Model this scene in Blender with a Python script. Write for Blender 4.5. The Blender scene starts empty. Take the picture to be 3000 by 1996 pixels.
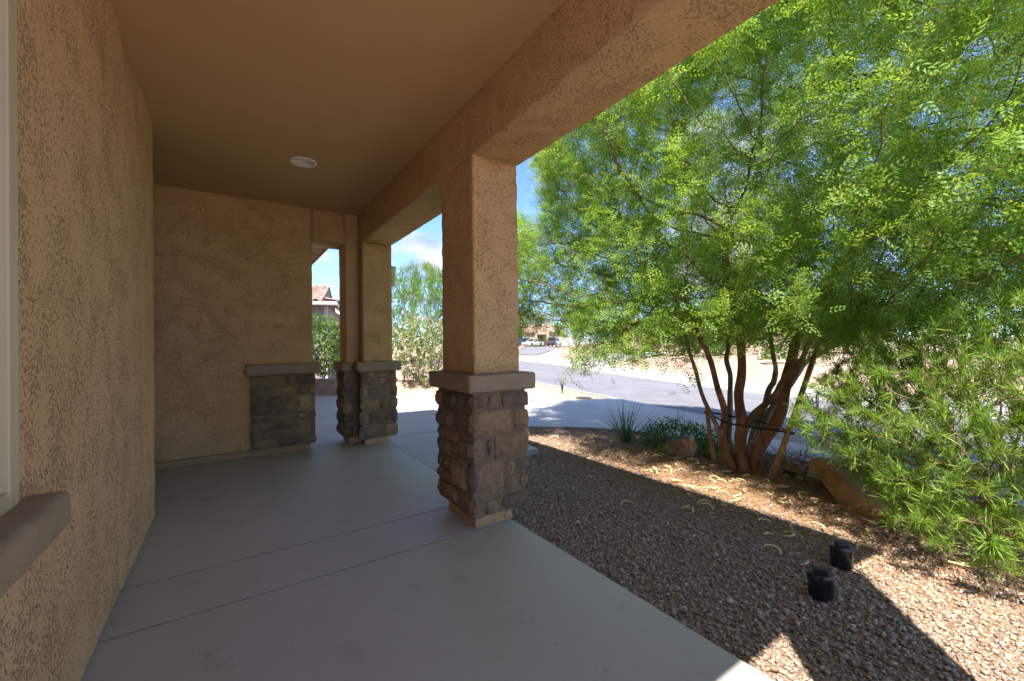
import bpy, bmesh, math, random
import numpy as np
from mathutils import Vector, Matrix, Euler, noise as mnoise

random.seed(7)
RNG = np.random.default_rng(11)
SC = bpy.context.scene
COL = SC.collection
rad = math.radians

# ------------------------------------------------------------------ camera
cam = bpy.data.cameras.new("camera")
cam.lens = 36.0 * 1218.06 / 3000.0
cam.sensor_width = 36.0
cam.clip_start = 0.02
cam.clip_end = 3000.0
cam_o = bpy.data.objects.new("camera", cam)
COL.objects.link(cam_o)
cF = Vector((0.55939442, 0.82887368, 0.00680393))
cR = Vector((0.82887727, -0.55929624, -0.01225521))
cU = Vector((0.00635261, -0.01249512, 0.99990175))
cam_o.matrix_world = Matrix(((cR.x, cU.x, -cF.x, 0.0), (cR.y, cU.y, -cF.y, 0.0), (cR.z, cU.z, -cF.z, 1.3), (0, 0, 0, 1)))
SC.camera = cam_o

# ------------------------------------------------------------------ sun and sky
SUN_EL = rad(61.0)
SUN_ROT = math.atan2(-0.735, -0.678)
SUN_DIR = Vector((-0.735 * math.cos(SUN_EL), -0.678 * math.cos(SUN_EL), math.sin(SUN_EL)))
sun = bpy.data.lights.new("sun", 'SUN')
sun.energy = 2.15
sun.angle = rad(0.53)
sun.color = (1.0, 0.94, 0.85)
sun_o = bpy.data.objects.new("sun", sun)
COL.objects.link(sun_o)
sun_o.location = (-6, -6, 14)
sun_o.rotation_euler = SUN_DIR.to_track_quat('Z', 'Y').to_euler()

world = bpy.data.worlds.new("World")
SC.world = world
world.use_nodes = True
wn, wl = world.node_tree.nodes, world.node_tree.links
wn.clear()
w_out = wn.new('ShaderNodeOutputWorld')
w_bg = wn.new('ShaderNodeBackground')
w_bg.inputs['Strength'].default_value = 0.074
sky = wn.new('ShaderNodeTexSky')
sky.sky_type = 'NISHITA'
sky.sun_disc = False
sky.sun_elevation = SUN_EL
sky.sun_rotation = SUN_ROT
sky.altitude = 4000.0
sky.air_density = 1.0
sky.dust_density = 0.0
sky.ozone_density = 6.0
tc = wn.new('ShaderNodeTexCoord')
mp = wn.new('ShaderNodeMapping')
mp.inputs['Scale'].default_value = (1.0, 1.0, 1.9)
mp.inputs['Location'].default_value = (0.42, 0.1, 0.3)
cn = wn.new('ShaderNodeTexNoise')
cn.inputs['Scale'].default_value = 4.2
cn.inputs['Detail'].default_value = 9.0
cn.inputs['Roughness'].default_value = 0.52
cr = wn.new('ShaderNodeValToRGB')
cr.color_ramp.elements[0].position = 0.515
cr.color_ramp.elements[1].position = 0.62
sx = wn.new('ShaderNodeSeparateXYZ')
hr = wn.new('ShaderNodeMapRange')          # clouds thin out overhead
hr.inputs['From Min'].default_value = 0.45
hr.inputs['From Max'].default_value = 0.8
hr.inputs['To Min'].default_value = 1.0
hr.inputs['To Max'].default_value = 0.8
mm = wn.new('ShaderNodeMath'); mm.operation = 'MULTIPLY'
cn2 = wn.new('ShaderNodeTexNoise')
cn2.inputs['Scale'].default_value = 9.0
cn2.inputs['Detail'].default_value = 6.0
cc = wn.new('ShaderNodeMix'); cc.data_type = 'RGBA'
cc.inputs[6].default_value = (1.15, 1.2, 1.6, 1)
cc.inputs[7].default_value = (2.5, 2.5, 2.65, 1)
cr2 = wn.new('ShaderNodeValToRGB')
cr2.color_ramp.elements[0].position = 0.38
cr2.color_ramp.elements[1].position = 0.62
wm = wn.new('ShaderNodeMix'); wm.data_type = 'RGBA'
wl.new(tc.outputs['Generated'], mp.inputs['Vector'])
wl.new(mp.outputs[0], cn.inputs['Vector'])
wl.new(mp.outputs[0], cn2.inputs['Vector'])
wl.new(cn.outputs['Fac'], cr.inputs['Fac'])
wl.new(tc.outputs['Generated'], sx.inputs[0])
wl.new(sx.outputs['Z'], hr.inputs['Value'])
wl.new(cr.outputs['Color'], mm.inputs[0])
wl.new(hr.outputs[0], mm.inputs[1])
wl.new(cn2.outputs['Fac'], cr2.inputs['Fac'])
wl.new(cr2.outputs['Color'], cc.inputs[0])
wl.new(mm.outputs[0], wm.inputs[0])
wl.new(sky.outputs['Color'], wm.inputs[6])
wl.new(cc.outputs[2], wm.inputs[7])
wl.new(wm.outputs[2], w_bg.inputs['Color'])
wl.new(w_bg.outputs[0], w_out.inputs['Surface'])

SC.view_settings.view_transform = 'Standard'
SC.view_settings.look = 'None'
SC.view_settings.exposure = 2.65
SC.view_settings.gamma = 1.0
SC.render.engine = 'CYCLES'
SC.cycles.max_bounces = 8
SC.cycles.diffuse_bounces = 4
SC.cycles.transmission_bounces = 6
SC.cycles.use_denoising = True


# ------------------------------------------------------------------ helpers
def tag(o, label=None, cat=None, group=None, kind=None):
    if label: o['label'] = label
    if cat: o['category'] = cat
    if group: o['group'] = group
    if kind: o['kind'] = kind
    return o


def empty(name, loc=(0, 0, 0), rz=0.0, parent=None):
    o = bpy.data.objects.new(name, None)
    o.empty_display_size = 0.1
    o.location = loc
    o.rotation_euler = (0, 0, rz)
    COL.objects.link(o)
    if parent: o.parent = parent
    return o


def link(name, me, mat=None, parent=None, loc=None, rot=None):
    o = bpy.data.objects.new(name, me)
    if mat is not None and not me.materials: me.materials.append(mat)
    if loc is not None: o.location = loc
    if rot is not None: o.rotation_euler = rot
    COL.objects.link(o)
    if parent: o.parent = parent
    return o


def pymesh(name, v, f, smooth=False):
    me = bpy.data.meshes.new(name)
    me.from_pydata([tuple(p) for p in v], [], f)
    me.validate()
    if smooth: me.polygons.foreach_set('use_smooth', [True] * len(me.polygons))
    me.update()
    return me


def npmesh(name, verts, quads, smooth=False, fattr=None):
    """Bulk mesh of equal-sided faces from numpy arrays; fattr: dict of per-face floats."""
    me = bpy.data.meshes.new(name)
    n, k = quads.shape
    me.vertices.add(len(verts))
    me.vertices.foreach_set('co', np.ascontiguousarray(verts, dtype=np.float32).ravel())
    me.loops.add(n * k)
    me.loops.foreach_set('vertex_index', np.ascontiguousarray(quads, dtype=np.int32).ravel())
    me.polygons.add(n)
    me.polygons.foreach_set('loop_start', np.arange(0, n * k, k, dtype=np.int32))
    me.polygons.foreach_set('loop_total', np.full(n, k, dtype=np.int32))
    if smooth: me.polygons.foreach_set('use_smooth', np.ones(n, dtype=bool))
    for a, vals in (fattr or {}).items():
        at = me.attributes.new(a, 'FLOAT', 'FACE')
        at.data.foreach_set('value', np.ascontiguousarray(vals, dtype=np.float32))
    me.update(calc_edges=True)
    return me


def boxmesh(name, boxes):
    v, f = [], []
    for (x0, x1, y0, y1, z0, z1) in boxes:
        b = len(v)
        v += [(x0, y0, z0), (x1, y0, z0), (x1, y1, z0), (x0, y1, z0), (x0, y0, z1), (x1, y0, z1), (x1, y1, z1), (x0, y1, z1)]
        f += [(b, b + 3, b + 2, b + 1), (b + 4, b + 5, b + 6, b + 7), (b, b + 1, b + 5, b + 4), (b + 1, b + 2, b + 6, b + 5), (b + 2, b + 3, b + 7, b + 6), (b + 3, b, b + 4, b + 7)]
    return pymesh(name, v, f)


def box(name, b, mat, parent=None, bevel=0.0, seg=2):
    o = link(name, boxmesh(name, [b] if not isinstance(b, list) else b), mat, parent)
    if bevel:
        m = o.modifiers.new('bevel', 'BEVEL'); m.width = bevel; m.segments = seg; m.limit_method = 'ANGLE'
    return o


ROUGH_TEX = bpy.data.textures.new('wobble', 'CLOUDS')
ROUGH_TEX.noise_scale = 0.07
ROUGH_TEX.noise_depth = 2


def grid_box_bm(b, cell, bev):
    """Box with rounded edges and an even grid, so its faces can be roughened."""
    bm = bmesh.new()
    x0, x1, y0, y1, z0, z1 = b
    vs = [bm.verts.new(p) for p in ((x0, y0, z0), (x1, y0, z0), (x1, y1, z0), (x0, y1, z0), (x0, y0, z1), (x1, y0, z1), (x1, y1, z1), (x0, y1, z1))]
    for q in ((0, 3, 2, 1), (4, 5, 6, 7), (0, 1, 5, 4), (1, 2, 6, 5), (2, 3, 7, 6), (3, 0, 4, 7)):
        bm.faces.new([vs[i] for i in q])
    if bev:
        bmesh.ops.bevel(bm, geom=bm.edges[:], offset=bev, segments=2, affect='EDGES', profile=0.5)
    for ax in range(3):
        lo, hi = b[2 * ax], b[2 * ax + 1]
        n = int((hi - lo) / cell)
        for i in range(1, n):
            co = [0, 0, 0]; no = [0, 0, 0]
            co[ax] = lo + (hi - lo) * i / n; no[ax] = 1
            bmesh.ops.bisect_plane(bm, geom=bm.verts[:] + bm.edges[:] + bm.faces[:], plane_co=co, plane_no=no)
    return bm


def rough_box(name, b, mat, parent=None, cell=0.035, bev=0.012, amp=0.007, smooth=True):
    bm = grid_box_bm(b, cell, bev)
    bm.normal_update()
    for v in bm.verts:
        p = v.co
        d = mnoise.noise(p * 14.0) * 0.6 + mnoise.noise(p * 37.0) * 0.4
        v.co = p + v.normal * d * amp
    me = bpy.data.meshes.new(name); bm.to_mesh(me); bm.free()
    if smooth: me.polygons.foreach_set('use_smooth', [True] * len(me.polygons))
    return link(name, me, mat, parent)


def sheet(name, poly, z, mat, thick=0.0, parent=None, kind='structure'):
    """Flat polygon, optionally with thickness downwards; z may be a list per vertex."""
    n = len(poly)
    zs = z if isinstance(z, (list, tuple)) else [z] * n
    v = [(p[0], p[1], zs[i]) for i, p in enumerate(poly)]
    f = [tuple(range(n))]
    if thick:
        v += [(p[0], p[1], zs[i] - thick) for i, p in enumerate(poly)]
        f += [(i, i + n, (i + 1) % n + n, (i + 1) % n) for i in range(n)]
    me = pymesh(name, v, f)
    bm = bmesh.new(); bm.from_mesh(me)
    bmesh.ops.recalc_face_normals(bm, faces=bm.faces[:])
    top = max(bm.faces, key=lambda q: len(q.verts))
    if top.normal.z < 0: bmesh.ops.reverse_faces(bm, faces=bm.faces[:])
    bm.to_mesh(me); bm.free()
    o = link(name, me, mat, parent)
    if kind and not parent: tag(o, kind=kind)
    return o


def ring_tube(pts, rads, sides=8, twist=0.0, cap=True, rough=0.0):
    """Tube mesh data along a polyline."""
    P = [Vector(p) for p in pts]
    v, f = [], []
    up = Vector((0.3, 0.5, 0.8)).normalized()
    prevx = None
    for i, p in enumerate(P):
        t = (P[min(i + 1, len(P) - 1)] - P[max(i - 1, 0)]).normalized()
        x = (prevx - t * prevx.dot(t)) if prevx is not None else up.cross(t)
        if x.length < 1e-5: x = Vector((1, 0, 0)).cross(t)
        x.normalize(); prevx = x
        y = t.cross(x)
        for k in range(sides):
            a = 2 * math.pi * k / sides + twist * i
            r = rads[i]
            if rough: r *= 1 + rough * mnoise.noise(Vector((p.x * 9 + math.cos(a) * 1.5, p.y * 9 + math.sin(a) * 1.5, p.z * 3.5)))
            v.append(p + (x * math.cos(a) + y * math.sin(a)) * r)
    for i in range(len(P) - 1):
        for k in range(sides):
            a, b = i * sides + k, i * sides + (k + 1) % sides
            f.append((a, b, b + sides, a + sides))
    if cap:
        f.append(tuple(range(sides))[::-1]); f.append(tuple(range((len(P) - 1) * sides, len(P) * sides)))
    return v, f


def tube(name, pts, rads, mat, parent=None, sides=8, rough=0.0, smooth=True):
    if not isinstance(rads, (list, tuple)): rads = [rads] * len(pts)
    v, f = ring_tube(pts, rads, sides, rough=rough)
    return link(name, pymesh(name, v, f, smooth), mat, parent)


def spline(pts, n):
    """Catmull-Rom resample."""
    P = [Vector(p) for p in pts]
    P = [P[0] * 2 - P[1]] + P + [P[-1] * 2 - P[-2]]
    out = []
    for i in range(1, len(P) - 2):
        for k in range(n):
            t = k / n
            a, b, c, d = P[i - 1], P[i], P[i + 1], P[i + 2]
            out.append(0.5 * ((2 * b) + (c - a) * t + (2 * a - 5 * b + 4 * c - d) * t * t + (3 * b - a - 3 * c + d) * t ** 3))
    out.append(P[-2])
    return out


# ------------------------------------------------------------------ materials
def newmat(name):
    m = bpy.data.materials.new(name)
    m.use_nodes = True
    nt = m.node_tree
    b = nt.nodes['Principled BSDF']
    return m, nt, b


def N(nt, typ, **kw):
    n = nt.nodes.new(typ)
    for k, v in kw.items():
        if k in n.inputs: n.inputs[k].default_value = v
        else: setattr(n, k, v)
    return n


def coords(nt, kind='Object', scale=(1, 1, 1)):
    t = nt.nodes.new('ShaderNodeTexCoord')
    mpn = nt.nodes.new('ShaderNodeMapping')
    mpn.inputs['Scale'].default_value = scale
    nt.links.new(t.outputs[kind], mpn.inputs['Vector'])
    return mpn.outputs[0]


def ramp(nt, fac, stops):
    r = nt.nodes.new('ShaderNodeValToRGB')
    e = r.color_ramp.elements
    while len(e) < len(stops): e.new(0.5)
    for i, (p, c) in enumerate(stops):
        e[i].position = p
        e[i].color = (*c, 1) if len(c) == 3 else c
    nt.links.new(fac, r.inputs['Fac'])
    return r.outputs['Color']


def pmat(name, c1, c2, scale=6.0, rough=0.85, bump=None, detail=6.0, stretch=(1, 1, 1), metallic=0.0, spec=0.3, lo=0.35, hi=0.65):
    m, nt, b = newmat(name)
    vec = coords(nt, 'Object', stretch)
    n = N(nt, 'ShaderNodeTexNoise', Scale=scale, Detail=detail, Roughness=0.6)
    nt.links.new(vec, n.inputs['Vector'])
    nt.links.new(ramp(nt, n.outputs['Fac'], [(lo, c1), (hi, c2)]), b.inputs['Base Color'])
    b.inputs['Roughness'].default_value = rough
    b.inputs['Metallic'].default_value = metallic
    b.inputs['Specular IOR Level'].default_value = spec
    if bump:
        bs, st, di = bump
        n2 = N(nt, 'ShaderNodeTexNoise', Scale=bs, Detail=5.0, Roughness=0.65)
        nt.links.new(vec, n2.inputs['Vector'])
        bp = N(nt, 'ShaderNodeBump', Strength=st, Distance=di)
        nt.links.new(n2.outputs['Fac'], bp.inputs['Height'])
        nt.links.new(bp.outputs[0], b.inputs['Normal'])
    return m


def stucco_mat(name, c1, c2, strength=0.9, dist=0.012, pit=46.0):
    """Skip-trowelled stucco: smooth pads broken by fine pits and drag lines."""
    m, nt, b = newmat(name)
    vec = coords(nt, 'Object', (1, 1, 0.85))
    big = N(nt, 'ShaderNodeTexNoise', Scale=2.2, Detail=3.0)
    nt.links.new(vec, big.inputs['Vector'])
    nt.links.new(ramp(nt, big.outputs['Fac'], [(0.3, c1), (0.7, c2)]), b.inputs['Base Color'])
    fine = N(nt, 'ShaderNodeTexNoise', Scale=pit, Detail=4.0, Roughness=0.6, Distortion=0.45)
    nt.links.new(vec, fine.inputs['Vector'])
    area = N(nt, 'ShaderNodeTexNoise', Scale=7.0, Detail=2.0)
    nt.links.new(vec, area.inputs['Vector'])
    sub = N(nt, 'ShaderNodeMath', operation='MULTIPLY_ADD')
    sub.inputs[1].default_value = 0.34; sub.inputs[2].default_value = 0.285
    nt.links.new(area.outputs['Fac'], sub.inputs[0])
    mr = N(nt, 'ShaderNodeMapRange')
    mr.interpolation_type = 'SMOOTHSTEP'
    nt.links.new(fine.outputs['Fac'], mr.inputs['Value'])
    nt.links.new(sub.outputs[0], mr.inputs['From Max'])
    s2 = N(nt, 'ShaderNodeMath', operation='SUBTRACT'); s2.inputs[1].default_value = 0.13
    nt.links.new(sub.outputs[0], s2.inputs[0])
    nt.links.new(s2.outputs[0], mr.inputs['From Min'])
    med = N(nt, 'ShaderNodeTexNoise', Scale=15.0, Detail=5.0)
    nt.links.new(vec, med.inputs['Vector'])
    add = N(nt, 'ShaderNodeMath', operation='MULTIPLY_ADD'); add.inputs[1].default_value = 0.35
    nt.links.new(med.outputs['Fac'], add.inputs[0])
    nt.links.new(mr.outputs[0], add.inputs[2])
    bp = N(nt, 'ShaderNodeBump', Strength=strength, Distance=dist)
    nt.links.new(add.outputs[0], bp.inputs['Height'])
    nt.links.new(bp.outputs[0], b.inputs['Normal'])
    b.inputs['Roughness'].default_value = 0.9
    b.inputs['Specular IOR Level'].default_value = 0.2
    return m


def stone_mat(name):
    m, nt, b = newmat(name)
    oi = N(nt, 'ShaderNodeObjectInfo')
    base = ramp(nt, oi.outputs['Random'], [(0.0, (0.16, 0.108, 0.076)), (0.25, (0.26, 0.172, 0.108)), (0.5, (0.34, 0.225, 0.135)), (0.7, (0.20, 0.142, 0.108)), (1.0, (0.41, 0.28, 0.17))])
    t = nt.nodes.new('ShaderNodeTexCoord')
    addv = N(nt, 'ShaderNodeVectorMath', operation='ADD')
    nt.links.new(t.outputs['Object'], addv.inputs[0])
    mul = N(nt, 'ShaderNodeMath', operation='MULTIPLY'); mul.inputs[1].default_value = 37.0
    nt.links.new(oi.outputs['Random'], mul.inputs[0])
    nt.links.new(mul.outputs[0], addv.inputs[1])
    n = N(nt, 'ShaderNodeTexNoise', Scale=11.0, Detail=8.0, Roughness=0.68, Distortion=0.6)
    nt.links.new(addv.outputs[0], n.inputs['Vector'])
    mod = ramp(nt, n.outputs['Fac'], [(0.25, (0.40, 0.37, 0.37)), (0.5, (1, 1, 1)), (0.78, (1.6, 1.52, 1.4))])
    mx = N(nt, 'ShaderNodeMix', data_type='RGBA', blend_type='MULTIPLY'); mx.inputs[0].default_value = 1.0
    nt.links.new(base, mx.inputs[6]); nt.links.new(mod, mx.inputs[7])
    n3 = N(nt, 'ShaderNodeTexNoise', Scale=26.0, Detail=5.0, Roughness=0.7)
    nt.links.new(addv.outputs[0], n3.inputs['Vector'])
    fl = ramp(nt, n3.outputs['Fac'], [(0.66, (0, 0, 0)), (0.76, (0.55, 0.55, 0.55))])
    mx2 = N(nt, 'ShaderNodeMix', data_type='RGBA'); mx2.inputs[7].default_value = (0.38, 0.35, 0.32, 1)
    nt.links.new(fl, mx2.inputs[0]); nt.links.new(mx.outputs[2], mx2.inputs[6])
    nt.links.new(mx2.outputs[2], b.inputs['Base Color'])
    b.inputs['Roughness'].default_value = 0.88
    n2 = N(nt, 'ShaderNodeTexNoise', Scale=30.0, Detail=9.0, Roughness=0.75)
    nt.links.new(addv.outputs[0], n2.inputs['Vector'])
    bp = N(nt, 'ShaderNodeBump', Strength=1.0, Distance=0.02)
    nt.links.new(n2.outputs['Fac'], bp.inputs['Height'])
    nt.links.new(bp.outputs[0], b.inputs['Normal'])
    return m


def attr_mat(name, stops, rough=0.7, transl=0.0, attr='var', spec=0.3, tcol=None):
    """Colour chosen per face by a stored attribute; optional translucency for leaves."""
    m, nt, b = newmat(name)
    a = N(nt, 'ShaderNodeAttribute'); a.attribute_name = attr
    col = ramp(nt, a.outputs['Fac'], stops)
    nt.links.new(col, b.inputs['Base Color'])
    b.inputs['Roughness'].default_value = rough
    b.inputs['Specular IOR Level'].default_value = spec
    if transl:
        tr = N(nt, 'ShaderNodeBsdfTranslucent')
        hs = N(nt, 'ShaderNodeMix', data_type='RGBA', blend_type='MULTIPLY'); hs.inputs[0].default_value = 1.0
        hs.inputs[7].default_value = tcol or (1.5, 1.45, 0.5, 1)
        nt.links.new(col, hs.inputs[6])
        nt.links.new(hs.outputs[2], tr.inputs['Color'])
        mix = N(nt, 'ShaderNodeMixShader'); mix.inputs[0].default_value = transl
        nt.links.new(b.outputs[0], mix.inputs[1]); nt.links.new(tr.outputs[0], mix.inputs[2])
        nt.links.new(mix.outputs[0], nt.nodes['Material Output'].inputs['Surface'])
    return m


def concrete_mat(name, c1, c2, stretch):
    m, nt, b = newmat(name)
    vec = coords(nt, 'Object')
    n = N(nt, 'ShaderNodeTexNoise', Scale=1.1, Detail=7.0, Roughness=0.62)
    nt.links.new(vec, n.inputs['Vector'])
    base = ramp(nt, n.outputs['Fac'], [(0.28, c1), (0.72, c2)])
    st = N(nt, 'ShaderNodeTexNoise', Scale=4.0, Detail=8.0, Roughness=0.75)
    nt.links.new(vec, st.inputs['Vector'])
    stm = ramp(nt, st.outputs['Fac'], [(0.27, (0.78, 0.77, 0.75)), (0.44, (1, 1, 1)), (0.68, (1, 1, 1)), (0.8, (1.08, 1.07, 1.05))])
    mx = N(nt, 'ShaderNodeMix', data_type='RGBA', blend_type='MULTIPLY'); mx.inputs[0].default_value = 1.0
    nt.links.new(base, mx.inputs[6]); nt.links.new(stm, mx.inputs[7])
    sp = N(nt, 'ShaderNodeTexNoise', Scale=190.0, Detail=3.0)
    nt.links.new(vec, sp.inputs['Vector'])
    spm = ramp(nt, sp.outputs['Fac'], [(0.25, (0.85, 0.85, 0.85)), (0.5, (1, 1, 1))])
    mx2 = N(nt, 'ShaderNodeMix', data_type='RGBA', blend_type='MULTIPLY'); mx2.inputs[0].default_value = 0.7
    nt.links.new(mx.outputs[2], mx2.inputs[6]); nt.links.new(spm, mx2.inputs[7])
    nt.links.new(mx2.outputs[2], b.inputs['Base Color'])
    b.inputs['Roughness'].default_value = 0.55
    b.inputs['Specular IOR Level'].default_value = 0.35
    v2 = coords(nt, 'Object', stretch)
    br = N(nt, 'ShaderNodeTexNoise', Scale=60.0, Detail=3.0)
    nt.links.new(v2, br.inputs['Vector'])
    bp = N(nt, 'ShaderNodeBump', Strength=0.35, Distance=0.003)
    nt.links.new(br.outputs['Fac'], bp.inputs['Height'])
    nt.links.new(bp.outputs[0], b.inputs['Normal'])
    return m


M = {}
M['stucco'] = stucco_mat('stucco_tan', (0.57, 0.365, 0.19), (0.62, 0.40, 0.21), 0.85, 0.009, 85.0)
M['stucco_wall'] = stucco_mat('stucco_wall', (0.62, 0.40, 0.215), (0.67, 0.44, 0.245), 0.9, 0.013, 80.0)
M['ceiling'] = pmat('ceiling_paint', (0.53, 0.34, 0.155), (0.55, 0.355, 0.165), 3.0, 0.8, (70, 0.12, 0.003))
M['cap'] = pmat('cast_cap', (0.29, 0.22, 0.155), (0.35, 0.265, 0.19), 9.0, 0.9, (60, 0.5, 0.006))
M['footing'] = pmat('painted_footing', (0.36, 0.235, 0.13), (0.42, 0.275, 0.155), 8.0, 0.9, (50, 0.4, 0.005))
M['joint'] = pmat('joint_filler', (0.27, 0.235, 0.19), (0.34, 0.30, 0.25), 20.0, 0.95)
M['mortar'] = pmat('mortar', (0.20, 0.14, 0.09), (0.26, 0.185, 0.125), 12.0, 0.95, (60, 0.8, 0.01))
M['stone'] = stone_mat('ledge_stone')
M['vinyl'] = pmat('window_vinyl', (0.56, 0.465, 0.30), (0.58, 0.485, 0.315), 3.0, 0.45)
M['concrete'] = concrete_mat('concrete_porch', (0.46, 0.43, 0.41), (0.53, 0.495, 0.47), (1, 0.04, 1))
M['concrete2'] = concrete_mat('concrete_drive', (0.36, 0.335, 0.305), (0.44, 0.41, 0.375), (0.05, 1, 1))
M['asphalt'] = pmat('asphalt', (0.155, 0.15, 0.165), (0.195, 0.19, 0.21), 1.5, 0.9, (120, 0.5, 0.006))
M['gravel_base'] = pmat('gravel_bed', (0.17, 0.115, 0.08), (0.36, 0.27, 0.20), 55.0, 0.95, (45, 1.0, 0.02))
M['gravel_far'] = pmat('gravel_far', (0.30, 0.21, 0.155), (0.46, 0.35, 0.27), 30.0, 0.95, (25, 0.9, 0.03))
M['dirt'] = pmat('dirt_lot', (0.36, 0.24, 0.17), (0.48, 0.35, 0.26), 0.6, 0.95, (6, 0.6, 0.05))
M['pebble'] = attr_mat('pebbles', [(0.0, (0.18, 0.145, 0.13)), (0.2, (0.29, 0.19, 0.13)), (0.45, (0.40, 0.28, 0.20)), (0.7, (0.45, 0.345, 0.26)), (0.88, (0.36, 0.24, 0.19)), (1.0, (0.58, 0.51, 0.44))], 0.85)
M['bark'] = pmat('bark_red', (0.15, 0.07, 0.042), (0.36, 0.175, 0.095), 14.0, 0.9, (45, 1.0, 0.025), 8.0, (1, 1, 0.3))
M['bark_grey'] = pmat('bark_grey', (0.14, 0.09, 0.062), (0.30, 0.22, 0.155), 12.0, 0.9, (42, 1.0, 0.025), 8.0, (1, 1, 0.25))
M['twig'] = pmat('twig', (0.13, 0.08, 0.045), (0.22, 0.14, 0.075), 10.0, 0.9)
M['leaf'] = attr_mat('mesquite_leaf', [(0.0, (0.10, 0.22, 0.04)), (0.5, (0.245, 0.39, 0.07)), (1.0, (0.43, 0.53, 0.13))], 0.5, 0.5, tcol=(1.3, 1.25, 0.6, 1))
M['shrub_leaf'] = attr_mat('willow_leaf', [(0.0, (0.07, 0.15, 0.02)), (0.5, (0.18, 0.31, 0.042)), (1.0, (0.39, 0.47, 0.10))], 0.45, 0.45, tcol=(1.3, 1.25, 0.55, 1))
M['far_leaf'] = attr_mat('far_leaf', [(0.0, (0.07, 0.14, 0.03)), (0.5, (0.13, 0.23, 0.05)), (1.0, (0.22, 0.32, 0.09))], 0.6, 0.35)
M['pale_leaf'] = attr_mat('pale_leaf', [(0.0, (0.13, 0.21, 0.06)), (0.5, (0.23, 0.32, 0.10)), (1.0, (0.34, 0.42, 0.17))], 0.6, 0.35)
M['lantana_leaf'] = attr_mat('lantana_leaf', [(0.0, (0.025, 0.085, 0.015)), (0.5, (0.05, 0.15, 0.022)), (1.0, (0.10, 0.22, 0.035))], 0.5, 0.3)
M['yucca_leaf'] = attr_mat('yucca_leaf', [(0.0, (0.06, 0.12, 0.075)), (1.0, (0.14, 0.22, 0.13))], 0.5, 0.15)
M['dry'] = attr_mat('dry_twigs', [(0.0, (0.13, 0.085, 0.065)), (1.0, (0.30, 0.21, 0.15))], 0.9)
M['litter'] = attr_mat('leaf_litter', [(0.0, (0.26, 0.11, 0.035)), (0.5, (0.44, 0.21, 0.075)), (1.0, (0.56, 0.34, 0.14))], 0.9)
M['flower'] = attr_mat('pink_petals', [(0.0, (0.62, 0.40, 0.55)), (1.0, (0.85, 0.74, 0.82))], 0.6, 0.3, tcol=(1, 1, 1, 1))
M['flower_y'] = attr_mat('orange_petals', [(0.0, (0.75, 0.28, 0.03)), (1.0, (0.85, 0.55, 0.05))], 0.6)
M['wood'] = pmat('stake_wood', (0.30, 0.16, 0.065), (0.46, 0.28, 0.13), 16.0, 0.8, (50, 0.6, 0.005), 6.0, (1, 1, 0.12))
M['strap'] = pmat('black_strap', (0.012, 0.012, 0.014), (0.03, 0.03, 0.033), 40.0, 0.6, (90, 0.8, 0.006))
M['plastic'] = pmat('black_plastic', (0.010, 0.010, 0.011), (0.018, 0.018, 0.02), 20.0, 0.32, None, spec=0.5)
M['boulder'] = pmat('boulder', (0.20, 0.115, 0.075), (0.40, 0.25, 0.17), 7.0, 0.9, (22, 1.0, 0.02), 9.0)
M['rust_boulder'] = pmat('rust_boulder', (0.32, 0.155, 0.06), (0.56, 0.32, 0.15), 6.0, 0.9, (20, 1.0, 0.02), 9.0)
M['pale_rock'] = pmat('pale_rock', (0.32, 0.28, 0.24), (0.52, 0.46, 0.40), 9.0, 0.9, (30, 1.0, 0.015), 8.0)
M['pod'] = pmat('seed_pod', (0.60, 0.47, 0.21), (0.74, 0.61, 0.33), 30.0, 0.7)
M['white'] = pmat('white_trim', (0.72, 0.70, 0.66), (0.76, 0.74, 0.70), 4.0, 0.5)
M['diffuser'] = pmat('lamp_diffuser', (0.66, 0.62, 0.55), (0.7, 0.66, 0.58), 4.0, 0.4)
M['sconce'] = pmat('sconce_paint', (0.62, 0.54, 0.43), (0.66, 0.58, 0.47), 8.0, 0.6)
M['block'] = pmat('wall_block', (0.30, 0.215, 0.17), (0.38, 0.28, 0.225), 14.0, 0.95, (70, 0.7, 0.006))
M['grey_stucco'] = stucco_mat('grey_stucco', (0.25, 0.235, 0.215), (0.29, 0.27, 0.25), 0.6, 0.01)
M['garage'] = pmat('garage_door', (0.24, 0.22, 0.20), (0.26, 0.24, 0.22), 2.0, 0.6)
M['fascia'] = pmat('fascia', (0.42, 0.40, 0.38), (0.46, 0.44, 0.42), 2.0, 0.6)
M['wood_fascia'] = pmat('brown_fascia', (0.30, 0.19, 0.12), (0.35, 0.225, 0.15), 5.0, 0.8)
M['far_stucco'] = pmat('far_stucco', (0.48, 0.36, 0.26), (0.54, 0.41, 0.30), 2.0, 0.9)
M['far_roof'] = pmat('far_roof', (0.36, 0.22, 0.17), (0.44, 0.28, 0.22), 3.0, 0.9)
M['door'] = pmat('door_brown', (0.10, 0.06, 0.04), (0.12, 0.07, 0.045), 4.0, 0.5)
M['steel'] = pmat('utility_lid', (0.06, 0.065, 0.07), (0.09, 0.09, 0.10), 9.0, 0.7)


def tile_mat():
    m, nt, b = newmat('roof_tile')
    oi = N(nt, 'ShaderNodeObjectInfo')
    nt.links.new(ramp(nt, oi.outputs['Random'], [(0.0, (0.24, 0.155, 0.13)), (0.5, (0.30, 0.205, 0.17)), (1.0, (0.37, 0.26, 0.21))]), b.inputs['Base Color'])
    b.inputs['Roughness'].default_value = 0.9
    return m


M['tile'] = tile_mat()


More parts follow.
